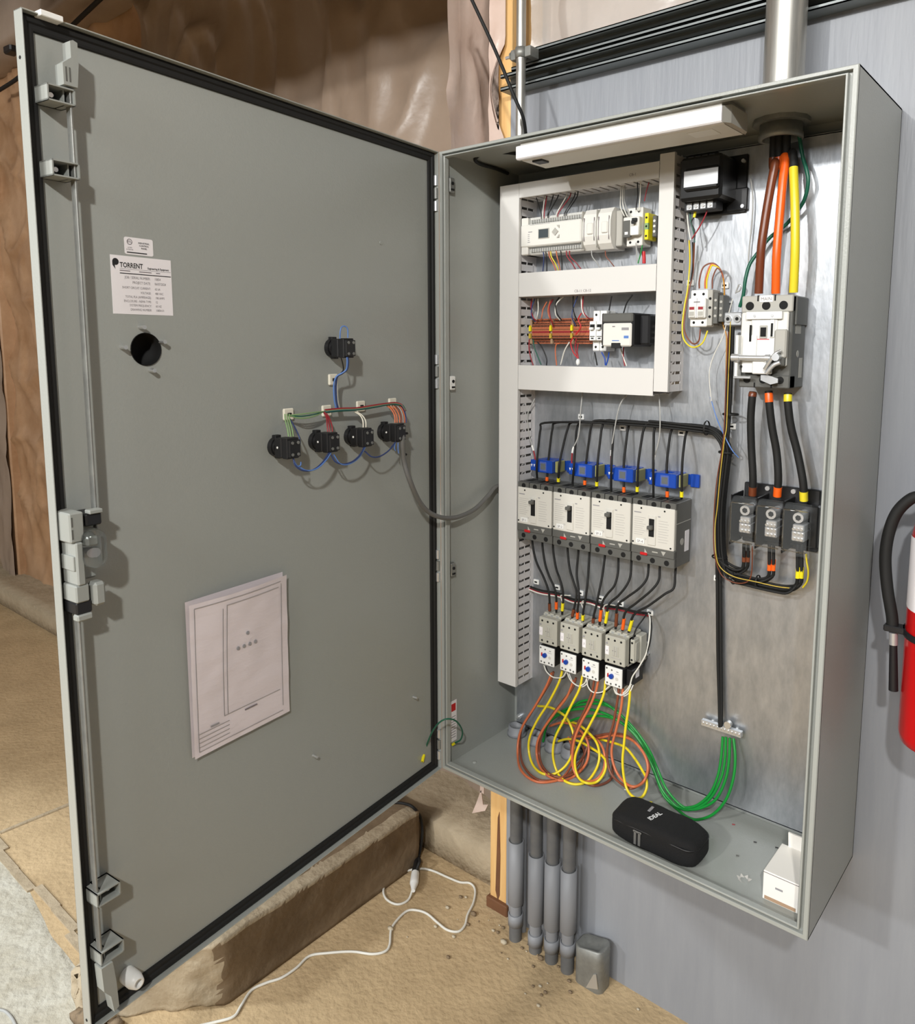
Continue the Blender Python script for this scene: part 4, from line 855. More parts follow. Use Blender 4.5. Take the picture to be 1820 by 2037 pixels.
# ------------------------------------------------------------------ big supply cables
def c4(X, Y): return 1420 + X / 4.852, 180 + Y / 4.852
def c5(X, Y): return 1010 + X / 4.439, 780 + Y / 4.439
def c6(X, Y): return 1020 + X / 4.075, 1140 + Y / 4.075
def c7(X, Y): return 1380 + X / 4.631, 780 + Y / 4.631
def cable(name, label, cat, segs, r, group=None):          # segs: (part, material, points)
    o0 = segs[0][2][0]; o = thing(name, label, cat, o0, 0, group)
    for nm, m, pts, rr in segs: MB().tube(pts, rr, m, n=12, sub=6).build(nm, o, origin=o0)
    return o
top = Vector((pc.x, .225, 1.50))
def sup(label, m, m0, pts, ys, dx, k0):
    P = [top + Vector((dx, 0, .05)), top + Vector((dx, .004, -.06))] + [at(*c4(*q), y) for q, y in zip(pts, ys)]
    S = spline(P, 6); i = k0
    cable('supply_cable', label, 'power cable', [('jacket', m0, S[:i + 1], .0078), ('tape_wrap', m, S[i - 1:], .0086)], .008)
sup('thick brown taped supply cable dropping into the main breaker', 'brown_tape', 'rubber', [(590, 700), (545, 950), (495, 1250), (455, 1550), (432, 1960)], (.215, .208, .203, .200, .208), -.014, 6)
sup('thick orange taped supply cable dropping into the main breaker', 'orange_tape', 'rubber', [(690, 640), (665, 880), (632, 1250), (605, 1600), (597, 1960)], (.225, .215, .208, .203, .210), -.002, 6)
sup('thick yellow taped supply cable dropping into the main breaker', 'yellow_tape', 'rubber', [(762, 600), (770, 790), (783, 1150), (784, 1550), (768, 1950)], (.225, .215, .205, .203, .210), .012, 18)
wire([top + Vector((.022, .01, .04)), at(*c4(850, 600), .24), at(*c4(893, 760), .235), at(*c4(910, 880), .235), at(*c4(885, 1020), .24), at(*c4(830, 1130), .245), at(*c4(700, 1290), .25), at(*c4(540, 1420), .25), at(*c4(420, 1570), .245), at(*c4(345, 1680), .24), at(*c4(305, 1820), .235), at(*c4(284, 1975), .235), at(*c4(250, 2090), .238)], .0037, 'dark_green', 'ground_wire', 'dark green ground wire curling behind the thick supply cables', n=10)
for pts, ys, m, lab in (([(545, 0), (537, 60), (525, 250), (530, 500), (545, 780), (540, 950)], 0, 'brown_tape', 'brown'), ([(690, -10), (697, 120), (722, 330), (762, 550), (778, 780), (768, 960)], 0, 'orange_tape', 'orange'), ([(868, 10), (868, 110), (895, 320), (955, 560), (1005, 820), (1015, 1000)], 0, 'yellow_tape', 'yellow')):
    P = [at(*c7(*q), y) for q, y in zip(pts, (.215, .212, .216, .222, .222, .228))]; S = spline(P, 6)
    o = cable('load_cable', f'thick black cable with {lab} tape bands between main breaker and distribution block', 'power cable', [('jacket', 'rubber', S, .0078), ('tape_band', m, S[1:6], .0084), ('tape_band', m, S[-4:], .0084)], .008)
# ------------------------------------------------------------------ feeder wires: breaker -> bundle -> distribution block
dropX = [(290, 255, 258), (395, 355, 346), (530, 455, 447), (610, 585, 572), (735, 690, 680), (832, 792, 786), (938, 915, 912), (1062, 1025, 1025), (1200, 1152, 1143), (1292, 1285, 1285), (1440, 1405, 1408), (1575, 1540, 1535)]
endY = [745, 765, 775, 800, 800, 812, 860, 865, 862, 905, 908, 910]
col = ['brown_tape', 'orange_tape', 'yellow']; cname = ['plain', 'orange tipped', 'yellow tipped']
grp = [(0, 0), (1, 0), (2, 0), (0, 1), (1, 1), (2, 1), (0, 2), (1, 2), (2, 2), (0, 3), (1, 3), (2, 3)]
for i, (xt, xm, xe) in enumerate(dropX):
    pole, brk = i % 3, i // 3
    ri, ci = i % 4, i // 4                                       # place in the bundle
    dy = (ri - 1.5) * .0058; dz = (ci - 1) * .0058
    yb = .238 + dy
    def bun(X, Y, k=0): p = at(*c5(X, Y), .238); p.y += dy; p.z += dz; return p
    yend = .222; ymid = (.226 if pole == 1 else (.205 if pole == 0 else .212))
    xx = at(*c5(xt, 300), yb)
    P = [at(*c5(xe, endY[i] + 30), yend), at(*c5(xe, endY[i]), yend), at(*c5(xm, 640), ymid), at(*c5((xm + xt) / 2, 460), (ymid + yb) / 2)]
    p0 = at(*c5(xt, 330 + (xt - 300) * .06), yb)
    zb_ = at(*c5(xt, 245 + max(0, xt - 900) * .12), .238).z + dz
    P.append(Vector((p0.x, yb, zb_ - .016))); P.append(Vector((p0.x + .012, yb, zb_)))
    for X, Y in ((700, 245), (1000, 258), (1300, 278), (1600, 310), (1780, 335)):
        if X > xt + 80: P.append(bun(X, Y))
    def vb(X, Y): p = at(*c7(X, Y), .232); p.x += dz; p.y += dy; return p
    for X, Y in ((235, 400), (300, 520), (285, 700), (262, 900), (245, 1100), (243, 1330), (258, 1520)): P.append(vb(X, Y))
    ex = (478, 712, 972)[pole] + (-26, 24, -14, 34)[brk] * .75; eyb = (1640, 1720, 1790)[pole]
    for X, Y in (((320, 1620), (400, 1655)), ((330, 1670), (470, 1715), (600, 1742)), ((335, 1690), (500, 1745), (760, 1805), (880, 1815)))[pole]:
        p = at(*c7(X, Y), .232); p.z += -dz; p.y += dy; P.append(p)
    P += [at(*c7(ex - 12, eyb - 20), .228), at(*c7(ex, eyb - 110), .222), at(*c7(ex, 1480), .218), at(*c7(ex, 1400), .216)]
    o0 = P[0]; o = thing('feeder_wire', f'black {cname[pole]} feeder wire entering breaker SP-{brk + 1} from the black bundle', 'wire', o0)
    MB().tube(P, .0029, 'rubber', n=7, sub=4).build('jacket', o, origin=o0)
    if pole: a_, b_ = P[0] + (P[1] - P[0]) * .4, P[1] + (P[2] - P[1]) * (.12 if pole == 1 else .12); MB().tube([a_, P[1], b_], .0042, 'orange_tape' if pole == 1 else 'yellow', n=10, sub=2).build('marker_sleeve', o, origin=o0, label=('orange' if pole == 1 else 'yellow') + ' marker sleeve')
    e = P[-3]; MB().tube([e + Vector((0, 0, -.008)), e + Vector((0, 0, .016))], .0036, ('brown_tape', 'orange_tape', 'yellow')[pole], n=8, sub=0).build('marker_sleeve', o, origin=o0, label=('brown', 'orange', 'yellow')[pole] + ' marker sleeve')
# control wires riding on the bundle
wire([at(1453, 640, .215), at(1450, 720, .214), at(1447, 800, .212), at(1445, 850, .208)] + [at(*c7(X, Y), .206) for X, Y in ((285, 420), (262, 600), (240, 800), (218, 1050), (196, 1250), (205, 1500), (250, 1620), (370, 1700), (560, 1745), (760, 1790), (880, 1805))], .0011, 'old_yellow', 'control_wire', 'thin yellow wire running along the vertical black bundle')
wire([at(1449, 660, .222), at(1444, 760, .22), at(1441, 840, .214)] + [at(*c7(X, Y), .21) for X, Y in ((265, 500), (215, 800), (188, 1100), (183, 1400), (205, 1560), (260, 1690), (360, 1750), (450, 1760), (510, 1730), (535, 1640), (540, 1420))], .0013, 'brown_tape', 'control_wire', 'thin brown wire running down the vertical black bundle to the clear cover')
wire([at(*c7(1005, 1800), .215), at(*c7(1045, 1740), .21), at(*c7(1055, 1650), .21), at(*c7(1040, 1560), .212), at(*c7(1035, 1490), .214)], .0019, 'yellow_wire', 'control_wire', 'thin yellow wire loop at the right end of the distribution block')
for i, dx in enumerate((-3, 3)):
    wire([at(1455 + dx, 650, .232), at(1452 + dx, 740, .236), at(1447 + dx, 840, .238), at(1443 + dx * .6, 900, .240), at(1430 + dx, 1010, .25), at(1429 + dx, 1100, .254), at(1430 + dx, 1180, .256), at(1431 + dx, 1300, .256), at(1433 + dx * .7, 1400, .255), at(1433 + dx * .5, 1446, .25)], .0039, 'rubber', 'ground_cable', ('left', 'right')[i] + ' black neutral cable of the pair falling to the ground bar', 'cable')
for i, (X, Y) in enumerate(((118, 330), (300, 205), (262, 555), (200, 1520), (355, 1735), (575, 1770))):
    p = at(*c7(X, Y), .225); p1 = MB()
    if i == 0: p1.lathe([(.0155, -.002), (.0165, 0), (.0155, .002)], p, 'rubber', 'x', 16)
    elif i in (1, 2, 3): p1.lathe([(.0165, -.002), (.0175, 0), (.0165, .002)], p + Vector((.006, .008, 0)), 'rubber', 'z', 16)
    else: p1.lathe([(.014, -.002), (.015, 0), (.014, .002)], p + Vector((0, .008, .004)), 'rubber', 'x', 16)
    single(p1, 'cable_tie', 'black cable tie round the ' + ('horizontal black bundle', 'top of the vertical black bundle', 'black bundle below its bend', 'lower end of the vertical black bundle', 'black bundle under the first pole', 'black bundle under the middle pole')[i], 'cable tie')
# white adhesive mounts on the panel
def mount(px, py, label, y=YP, s=.0085):
    p = at(px, py, y); o = single(MB().box(p.x - s, p.x + s, y - .005, y, p.z - s * .8, p.z + s * .8, 'white_plastic', .0015).box(p.x - s * .5, p.x + s * .5, y - .0056, y - .0048, p.z - .002, p.z + .002, 'hole'), 'tie_mount', label, 'cable mount'); return o
for px, py, l in ((1157, 829, 'white cable mount over the left part of the black bundle'), (1240, 851, 'white cable mount under the middle of the black bundle'), (1357, 861, 'white cable mount under the right end of the black bundle'), (1457, 848, 'white cable mount at the corner of the black bundle'), (1374, 563, 'white cable mount above the fuse holder'), (1443, 568, 'white cable mount above the twin lug'), (1068, 1157, 'white cable mount nearest the slotted duct above the contactors'), (1110, 1168, 'white cable mount above the leftmost contactor'), (1156, 1179, 'white cable mount above the second contactor'), (1196, 1190, 'white cable mount above the third contactor'), (1236, 1201, 'white cable mount above the rightmost contactor'), (1294, 1218, 'white cable mount at the right end of the thin black harness'), (1428, 1150, 'white cable mount at the foot of the vertical black bundle')): mount(px, py, l)
# grey sensor leads from the lower duct
for i, pts in enumerate(([(212, 60), (175, 200), (190, 380), (215, 470), (238, 560), (245, 620)], [(635, 0), (645, 150), (625, 380), (577, 500), (565, 600), (570, 650)], [(1030, 20), (985, 130), (930, 400), (915, 530), (912, 620), (908, 700)], [(1310, 0), (1345, 200), (1338, 400), (1295, 580), (1285, 680), (1285, 745)])):
    P = [at(*c5(*q), .222) for q in pts]; P[0].y = .235
    o = thing('sensor_lead', f'thin grey lead hanging from the lower duct to the sensor above SP-{i + 1}', 'wire', P[0]); S = spline(P, 6)
    MB().tube(S, .0016, 'grey_wire', n=8, sub=0).build('lead', o, origin=P[0]); k_ = (18, 17, 17, 17)[i]
    MB().tube(S[k_:k_ + 4], .0027, 'white_plastic', n=8, sub=0).build('shrink_sleeve', o, origin=P[0]); MB().tube(S[k_ + 3:], .002, 'red_wire', n=8, sub=0).build('lead_end', o, origin=P[0], label='dark red lead ends')
# ------------------------------------------------------------------ black wires from the breakers to the contactors
OUT = [[(1059, 1080), (1066, 1115), (1082, 1150), (1091, 1175), (1093, 1193), (1093.5, 1222)], [(1079, 1085), (1084, 1120), (1092, 1145), (1103, 1170), (1106.5, 1190), (1106.5, 1218)], [(1100, 1092), (1106, 1130), (1113, 1150), (1119, 1172), (1120, 1192), (1118, 1222)],
       [(1129, 1094), (1133, 1130), (1140, 1155), (1147, 1180), (1143, 1205), (1137, 1232)], [(1150, 1102), (1147, 1140), (1150, 1165), (1152, 1188), (1149, 1212), (1148, 1236)], [(1172, 1107), (1170, 1140), (1168, 1165), (1164, 1195), (1160, 1218), (1159, 1238)],
       [(1203, 1108), (1198, 1145), (1192, 1175), (1186, 1205), (1181, 1225), (1179, 1243)], [(1230, 1113), (1229, 1140), (1222, 1165), (1208, 1182), (1197, 1202), (1192, 1246)], [(1256, 1116), (1254, 1145), (1246, 1165), (1230, 1185), (1210, 1205), (1203, 1250)],
       [(1290, 1124), (1287, 1150), (1272, 1170), (1245, 1190), (1228, 1207), (1224, 1258)], [(1312, 1132), (1310, 1155), (1295, 1175), (1265, 1200), (1243, 1220), (1237, 1262)], [(1343, 1142), (1340, 1170), (1322, 1182), (1290, 1205), (1260, 1224), (1249, 1264)]]
for i, pts in enumerate(OUT):
    pole, brk = i % 3, i // 3
    P = [at(*q, y) for q, y in zip(pts, (.222, .215, .205, .203, .206, .212))]
    if P[0].z < .588: P.insert(0, Vector((P[0].x, .224, .589)))
    o = thing('motor_wire', f'black wire from breaker SP-{brk + 1} to the {("left", "middle", "right")[pole]} terminal of the contactor below', 'wire', P[-1])
    MB().tube(P, .0029, 'rubber', n=8, sub=5).build('jacket', o, origin=P[-1])
    a_ = P[-1] + (P[-2] - P[-1]) * .25; b_ = P[-1] + (P[-2] - P[-1]) * .75
    MB().tube([a_, b_], .0042, ('brown_tape', 'orange_tape', 'yellow')[pole], n=10, sub=0).build('marker_sleeve', o, origin=P[-1], label=('brown', 'orange', 'yellow')[pole] + ' marker sleeve')
# thin harness over the contactors
HB = [(1048, 1164), (1075, 1172), (1110, 1180), (1140, 1190), (1170, 1193), (1200, 1202), (1230, 1208), (1262, 1214), (1290, 1220)]
for i, (m, dy, l) in enumerate((('rubber', 0, 'black'), ('black_plastic', 4, 'second black'), ('red_wire', 5, 'dark red'), ('white_wire', 7, 'white'))):
    wire([at(px, py + dy * (1 if 1 else 0) + (2 if k % 2 else 0), .256 - i * .002) for k, (px, py) in enumerate(HB)][: (9 if m != 'white_wire' else 6)], .0019 if m != 'rubber' else .0026, m, 'control_wire', l + ' thin wire of the harness crossing behind the black motor wires')
wire([at(1290, 1220, .25), at(1293, 1232, .235), at(1292, 1262, .215), at(1286, 1298, .205), at(1272, 1325, .20), at(1258, 1346, .198), at(1252, 1365, .196), at(1238, 1380, .195), at(1226, 1380, .194), at(1221, 1370, .194)], .0018, 'white_wire', 'control_wire', 'white wire curving round the right side of the rightmost contactor')
wire([at(1286, 1222, .25), at(1279, 1232, .225), at(1265, 1252, .212), at(1257, 1278, .208)], .0018, 'rubber', 'control_wire', 'short black wire into the side block of the rightmost contactor')
wire([at(1294, 1226, .25), at(1296, 1250, .22), at(1291, 1285, .208), at(1277, 1318, .203), at(1262, 1335, .20), at(1256, 1344, .20)], .0018, 'rubber', 'control_wire', 'black wire curving round the right side of the rightmost contactor')
for i, (pts, l) in enumerate((([(400, 230), (388, 190), (400, 180), (470, 182)], 'leftmost'), ([(575, 300), (556, 245), (572, 225)], 'second'), ([(745, 350), (738, 275), (770, 255), (830, 262)], 'third'))):
    wire([at(*c6(*q), .225) for q in pts], .0016, 'white_wire', 'control_wire', f'short white wire rising from the {l} contactor to the thin harness')
for i, pts in enumerate(([(252, 745), (275, 800), (330, 845), (400, 845), (432, 800), (438, 780)], [(440, 805), (470, 870), (530, 915), (580, 895), (600, 850), (605, 840)], [(600, 860), (610, 920), (650, 965), (720, 965), (780, 920), (795, 900)], [(820, 920), (830, 960), (880, 990), (930, 960), (960, 900)])):
    P = [at(*c6(*q), .192) for q in pts]
    o = wire(P, .0017, 'white_wire', 'jumper_wire', f'white jumper loop hanging under the {ORD[i]} overload relay')
    P2 = [p + Vector((.003, .004, -.003)) for p in P]; wire(P2, .0014, 'white_plastic' if i % 2 else 'black_plastic', 'jumper_wire', f'second thinner jumper loop under the {ORD[i]} overload relay')
# ------------------------------------------------------------------ coloured motor leads looping on the cabinet floor
LOOPS = [('brown', 0, [(330, 800), (298, 890), (150, 1130), (72, 1260), (58, 1400), (78, 1540), (150, 1640), (250, 1685), (420, 1655), (520, 1560), (590, 1450), (600, 1350), (540, 1275)]),
 ('orange', 0, [(316, 810), (270, 920), (180, 1080), (85, 1230), (46, 1350), (40, 1480), (58, 1580), (115, 1650), (200, 1692), (300, 1692), (400, 1660), (470, 1560), (490, 1440), (450, 1330)]),
 ('yellow', 0, [(402, 790), (372, 890), (290, 1050), (195, 1200), (138, 1330), (130, 1440), (160, 1550), (230, 1620), (330, 1630), (430, 1560), (490, 1440), (490, 1300), (440, 1180), (380, 1128), (300, 1088), (205, 1078)]),
 ('brown', 1, [(512, 850), (480, 940), (380, 1070), (280, 1210), (225, 1340), (214, 1470), (250, 1580), (330, 1645), (430, 1650), (540, 1590), (580, 1470), (560, 1370)]),
 ('orange', 1, [(492, 870), (440, 1000), (350, 1120), (250, 1260), (200, 1370), (195, 1480), (225, 1580), (300, 1652), (400, 1682), (500, 1645), (590, 1550), (616, 1440), (590, 1330), (500, 1240), (400, 1212), (300, 1240)]),
 ('yellow', 1, [(566, 830), (540, 940), (480, 1060), (410, 1200), (345, 1330), (325, 1440), (335, 1540), (370, 1630), (430, 1690), (520, 1712), (610, 1682), (680, 1580), (702, 1480), (682, 1380), (620, 1300), (520, 1222), (400, 1200)]),
 ('brown', 2, [(662, 860), (640, 970), (590, 1100), (520, 1240), (480, 1370), (475, 1500), (500, 1600), (560, 1680), (650, 1722), (750, 1702), (805, 1650), (810, 1560)]),
 ('orange', 2, [(694, 870), (670, 970), (620, 1090), (550, 1220), (500, 1350), (482, 1480), (490, 1580), (525, 1650), (590, 1690), (680, 1670), (740, 1580), (740, 1450), (690, 1360), (600, 1320), (480, 1330)]),
 ('yellow', 2, [(752, 870), (740, 970), (700, 1080), (630, 1220), (560, 1350), (510, 1470), (505, 1570), (535, 1660), (600, 1702), (680, 1692), (740, 1620), (755, 1530), (712, 1470), (640, 1420), (540, 1365), (450, 1345), (370, 1362)]),
 ('brown', 3, [(862, 930), (845, 1050), (815, 1220), (780, 1340), (765, 1440), (770, 1540), (800, 1630), (870, 1700), (960, 1745), (1055, 1690), (1105, 1590), (1080, 1490), (1000, 1380), (900, 1312), (760, 1305), (640, 1325), (480, 1300)]),
 ('orange', 3, [(892, 930), (880, 1080), (840, 1260), (805, 1400), (805, 1500), (840, 1610), (900, 1690), (980, 1732), (1060, 1690), (1095, 1580), (1060, 1460), (960, 1350), (820, 1315), (700, 1335), (560, 1340)]),
 ('yellow', 3, [(952, 940), (940, 1080), (915, 1250), (900, 1400), (890, 1520), (900, 1650), (930, 1760), (990, 1822), (1050, 1812), (1085, 1740), (1080, 1660), (1050, 1600), (1000, 1520), (920, 1420), (830, 1380), (700, 1345)])]
for c_, i, pts in LOOPS:
    n_ = len(pts); P = []
    lo = max(range(n_), key=lambda k: pts[k][1]); off = {'brown': .008, 'orange': .0, 'yellow': -.009}[c_]
    for k, q in enumerate(pts):
        y = .198 + off * min(1, k / 3) - (.03 + .006 * i) * min(1, k / max(1, lo)) if k <= lo else .165 + off + (.085 - off) * (k - lo) / max(1, n_ - 1 - lo)
        p = at(*c6(*q), min(y, .258))
        if p.z < .0065: p = atz(*c6(*q), .0065)
        P.append(p)
    wire(P, .0032, c_ + '_wire', 'motor_lead', f'{c_} motor lead looping down from the {ORD[i]} overload relay', 'wire', sub=6, n=10)
# green ground wires
def cg(X, Y): return 1370 + X / 4.43, 1400 + Y / 4.43
GW = [([(300, 290), (285, 480), (255, 640), (190, 790), (90, 885), (-10, 915)], [(1345, 1603), (1318, 1572), (1296, 1520), (1272, 1475), (1245, 1445), (1205, 1420), (1160, 1410), (1120, 1418), (1090, 1440), (1080, 1475)]),
      ([(328, 292), (318, 500), (280, 670), (200, 820), (100, 905), (0, 935)], [(1350, 1606), (1322, 1585), (1303, 1540), (1282, 1490), (1258, 1455), (1222, 1430), (1180, 1424), (1140, 1432), (1110, 1450), (1100, 1490)]),
      ([(362, 300), (355, 500), (320, 680), (240, 840), (130, 910), (20, 930)], [(1352, 1600), (1326, 1570), (1308, 1530), (1290, 1490), (1262, 1450), (1232, 1420), (1205, 1400), (1180, 1392), (1150, 1398), (1125, 1420)]),
      ([(395, 305), (410, 480), (392, 660), (330, 840), (220, 970), (90, 1020), (0, 1005)], [(1352, 1614), (1328, 1592), (1312, 1560), (1294, 1510), (1272, 1470), (1248, 1438), (1225, 1412), (1190, 1400), (1140, 1405), (1100, 1425)])]
for i, (a_, b_) in enumerate(GW):
    px = [cg(*q) for q in a_] + b_; P = []
    for k, q in enumerate(px):
        y = .243 - (.035 + .006 * (i == 3)) * math.sin(min(1, k / 5) * math.pi / 2) if k < 8 else .225 + .02 * (k - 8) / 8
        p = at(*q, y)
        if p.z < .006 + .0 * i: p = atz(*q, .006)
        P.append(p)
    wire(P, .0032, 'green', 'ground_wire', f'bright green ground wire, {ORD[i]} of the four under the ground bar', 'wire', sub=6, n=10)
# ------------------------------------------------------------------ small wires around the controller and terminals
def c3(X, Y): return 970 + X / 3.995, 290 + Y / 3.995
def sw(spec, y, m, label, r=.0013, name='hookup_wire'):
    ys = y if hasattr(y, '__len__') else [y] * len(spec)
    wire([at(*c3(*q), v) for q, v in zip(spec, ys)], r, m, name, label, n=6, sub=4)
yc = .215
for i, (x0, x1, m) in enumerate(((385, 425, 'rubber'), (455, 437, 'white_wire'), (470, 450, 'red_wire'), (520, 478, 'black_plastic'), (560, 486, 'rubber'), (625, 548, 'white_wire'), (655, 560, 'red_wire'), (690, 610, 'black_plastic'), (712, 625, 'rubber'))):
    sw([(x0 + 8, 370 - (x0 - 400) * .12), (x0, 400), ((x0 + x1) / 2, 470), (x1, 540), (x1, 590)], (.225, .22, .21, .205, .208), m, f'thin {MATS[m].name.replace("_wire","").replace("rubber","black").replace("black_plastic","dark")} wire number {("one","two","three","four","five","six","seven","eight","nine")[i]} from the left above the controller')
for i, (x0, x1, m) in enumerate(((440, 440, 'navy_wire'), (460, 470, 'rubber'), (485, 540, 'orange_wire'), (500, 560, 'yellow_wire'), (545, 575, 'orange_wire'), (580, 590, 'rubber'), (625, 700, 'red_wire'), (650, 745, 'red_wire'), (825, 900, 'grey_wire'), (935, 1020, 'brown_wire'))):
    sw([(x0, 835), (x0 + 6, 880), ((x0 + x1) / 2 + 5, 930), (x1, 985), (x1, 1010)], (.208, .205, .208, .215, .222), m, f'thin {m.replace("_wire","").replace("rubber","black")} wire, {("first","second","third","fourth","fifth","sixth","seventh","eighth","ninth","last")[i]} from the left below the controller')
for i, (x0, m) in enumerate(((1062, 'white_wire'), (1078, 'white_wire'), (1092, 'grey_wire'))):
    sw([(x0, 300), (x0 - 6, 420), (x0 - 6 + i * 8, 490), (x0 + 25 + i * 6, 560)], (.225, .222, .215, .208), m, ('left white', 'right white', 'grey')[i] + ' wire dropping from the top duct to the small breaker')
for i, (p_, m, l) in enumerate((([(1190, 290), (1192, 400), (1182, 470), (1180, 510)], 'rubber', 'black wire into the top of the small breaker'), ([(1215, 280), (1213, 380), (1205, 470), (1202, 520)], 'white_wire', 'white wire into the top of the small breaker'), ([(1282, 290), (1262, 360), (1245, 440)], 'red_wire', 'red wire between top duct and green terminal'), ([(1178, 770), (1185, 850), (1190, 935)], 'grey_wire', 'grey wire below the small breaker'), ([(1230, 790), (1215, 860), (1195, 935)], 'green', 'green wire below the small breaker'))): sw(p_, .212, m, l)
sw([(1240, 840), (1243, 890), (1243, 935)], .22, 'red', 'thick red wire end beside the green terminal below the controller rail', .004)
# middle row
ML = [((350, 1215), (345, 1300), (365, 1370), (395, 1395), 'red_wire'), ((400, 1215), (402, 1300), (395, 1350), (385, 1395), 'white_wire'), ((375, 1215), (350, 1290), (350, 1360), (380, 1400), 'navy_wire'), ((470, 1240), (440, 1300), (430, 1360), (420, 1395), 'orange_wire'), ((500, 1225), (480, 1300), (490, 1360), (520, 1400), 'orange_wire'), ((520, 1220), (490, 1280), (500, 1370), (525, 1440), 'red_wire'), ((600, 1200), (545, 1260), (540, 1340), (575, 1385), 'white_wire'), ((570, 1205), (540, 1250), (550, 1330), (590, 1390), 'rubber'), ((680, 1195), (678, 1280), (690, 1340), (710, 1385), 'rubber'), ((715, 1195), (680, 1290), (670, 1360), (700, 1430), 'navy_wire'), ((745, 1195), (748, 1290), (765, 1340), (800, 1370), 'white_wire'), ((760, 1195), (755, 1300), (780, 1350), (815, 1380), 'red_wire')]
for i, (a_, b_, c_, d_, m) in enumerate(ML): sw([a_, b_, c_, d_], (.222, .21, .205, .218), m, f'thin {m.replace("_wire","").replace("rubber","black").replace("navy","dark blue")} wire above the orange terminals, {("first","second","third","fourth","fifth","sixth","seventh","eighth","ninth","tenth","eleventh","last")[i]} from the left', .0015)
for i, (p_, m, l) in enumerate((([(330, 1540), (330, 1620), (345, 1690), (362, 1745)], 'red_wire', 'dark red wire below the left end of the orange terminals'), ([(362, 1540), (370, 1600), (392, 1660), (425, 1740)], 'dark_green', 'dark green wire below the left run of orange terminals'), ([(395, 1560), (430, 1600), (468, 1690), (468, 1745)], 'black_plastic', 'thin black wire below the left run of orange terminals'), ([(575, 1570), (545, 1580), (538, 1640), (548, 1745)], 'orange_wire', 'orange wire below the middle run of orange terminals'), ([(650, 1560), (610, 1630), (580, 1740)], 'white_wire', 'thin white wire slanting below the orange terminals'), ([(680, 1520), (660, 1570), (680, 1640), (718, 1690)], 'red', 'bright red wire below the right run of orange terminals'), ([(705, 1530), (695, 1600), (705, 1650), (720, 1690)], 'red_wire', 'dark red wire below the right run of orange terminals'), ([(720, 1570), (712, 1630), (722, 1690)], 'red_wire', 'short dark red wire below the right run of orange terminals'), ([(850, 1640), (860, 1690), (870, 1745)], 'rubber', 'black wire below the twin breakers'), ([(905, 1640), (930, 1690), (935, 1745)], 'blue', 'left bright blue wire below the twin breakers'), ([(965, 1640), (955, 1700), (940, 1745)], 'blue', 'right bright blue wire below the twin breakers'), ([(985, 1195), (975, 1250), (965, 1310)], 'rubber', 'left black wire into the top of the power supply'), ([(1150, 1185), (1105, 1250), (1080, 1330)], 'rubber', 'right black wire into the top of the power supply'), ([(1080, 1600), (1078, 1680), (1090, 1750)], 'red_wire', 'red wire below the power supply'), ([(1055, 1600), (1075, 1670), (1105, 1750)], 'white_wire', 'white wire below the power supply'), ([(700, 1500), (740, 1440), (720, 1380), (745, 1330)], 'red', 'red jumper crossing the right run of orange terminals'))): sw(p_, .205 if i != 15 else .20, m, l, .0016)
k = at(*c3(718, 1720), .205); single(MB().sphere(k, .0055, 'white_plastic', 10, 1, 1, 1.6), 'wire_nut', 'white marker cluster on the red wires below the terminals', 'wire marker')
# transformer and fuse wires
def t4(X, Y): return 1320 + X / 3.6375, 240 + Y / 3.6375
def tw(pts, ys, m, l, r=.0015): wire([at(*t4(*q), y) for q, y in zip(pts, ys if hasattr(ys, '__len__') else [ys] * len(pts))], r, m, 'hookup_wire', l, n=7, sub=5)
tw([(170, 605), (172, 700), (182, 790), (195, 865)], .222, 'white_wire', 'white wire below the transformer terminals')
tw([(195, 605), (192, 700), (215, 800), (225, 880)], .222, 'dark_green', 'dark green wire below the transformer terminals')
tw([(225, 690), (200, 740), (225, 800), (222, 885)], .222, 'black_plastic', 'black wire below the transformer terminals')
tw([(318, 610), (312, 660), (265, 760), (205, 855)], .220, 'red_wire', 'dark red wire slanting from the transformer terminals')
single(MB().tube([at(*t4(232, 650), .222), at(*t4(220, 700), .222)], .003, 'yellow', n=8, sub=0), 'wire_marker', 'yellow wire sleeve below the transformer terminals', 'wire marker')
tw([(185, 865), (190, 1000), (185, 1100), (172, 1230), (150, 1350), (135, 1500), (150, 1590), (210, 1640), (280, 1610), (318, 1520)], (.235, .245, .25, .245, .235, .23, .225, .222, .220, .222), 'yellow_wire', 'yellow wire falling left of the fuse holder and looping underneath', .0017)
tw([(222, 885), (218, 1000), (212, 1100), (190, 1200), (165, 1330), (148, 1480), (165, 1560), (215, 1615), (255, 1590), (265, 1510)], (.235, .247, .252, .247, .238, .232, .227, .225, .222, .222), 'brown_wire', 'brown wire falling left of the fuse holder and looping underneath', .0017)
tw([(210, 880), (212, 1000), (205, 1100), (185, 1220), (160, 1330)], .249, 'rubber', 'black wire falling from the transformer left of the fuse holder')
for i, (x0, m) in enumerate(((258, 'brown_wire'), (300, 'orange_wire'), (312, 'yellow_wire'))):
    tw([(x0, 1215), (x0 + 2, 1150), (x0 + 30, 1060), (355 + i * 3, 1032 + i * 8), (405, 1070), (432, 1140), (440, 1250), (430, 1380), (430, 1470), (455, 1560), (455, 1700), (452, 1900), (450, 2030)], (.222, .22, .222, .226, .232, .238, .245, .25, .252, .25, .248, .246, .244), m, f'{m.replace("_wire","")} wire arching over the fuse holder down to the vertical bundle', .0017)
tw([(352, 1215), (355, 1140), (385, 1070), (415, 1090)], .228, 'brown_wire', 'short brown wire arching from the grey terminal blocks')
tw([(500, 1290), (470, 1400), (430, 1560), (380, 1660), (345, 1750), (330, 1850), (345, 2030)], .240, 'white_wire', 'thin twisted pale wire drifting down from the twin lug', .001)
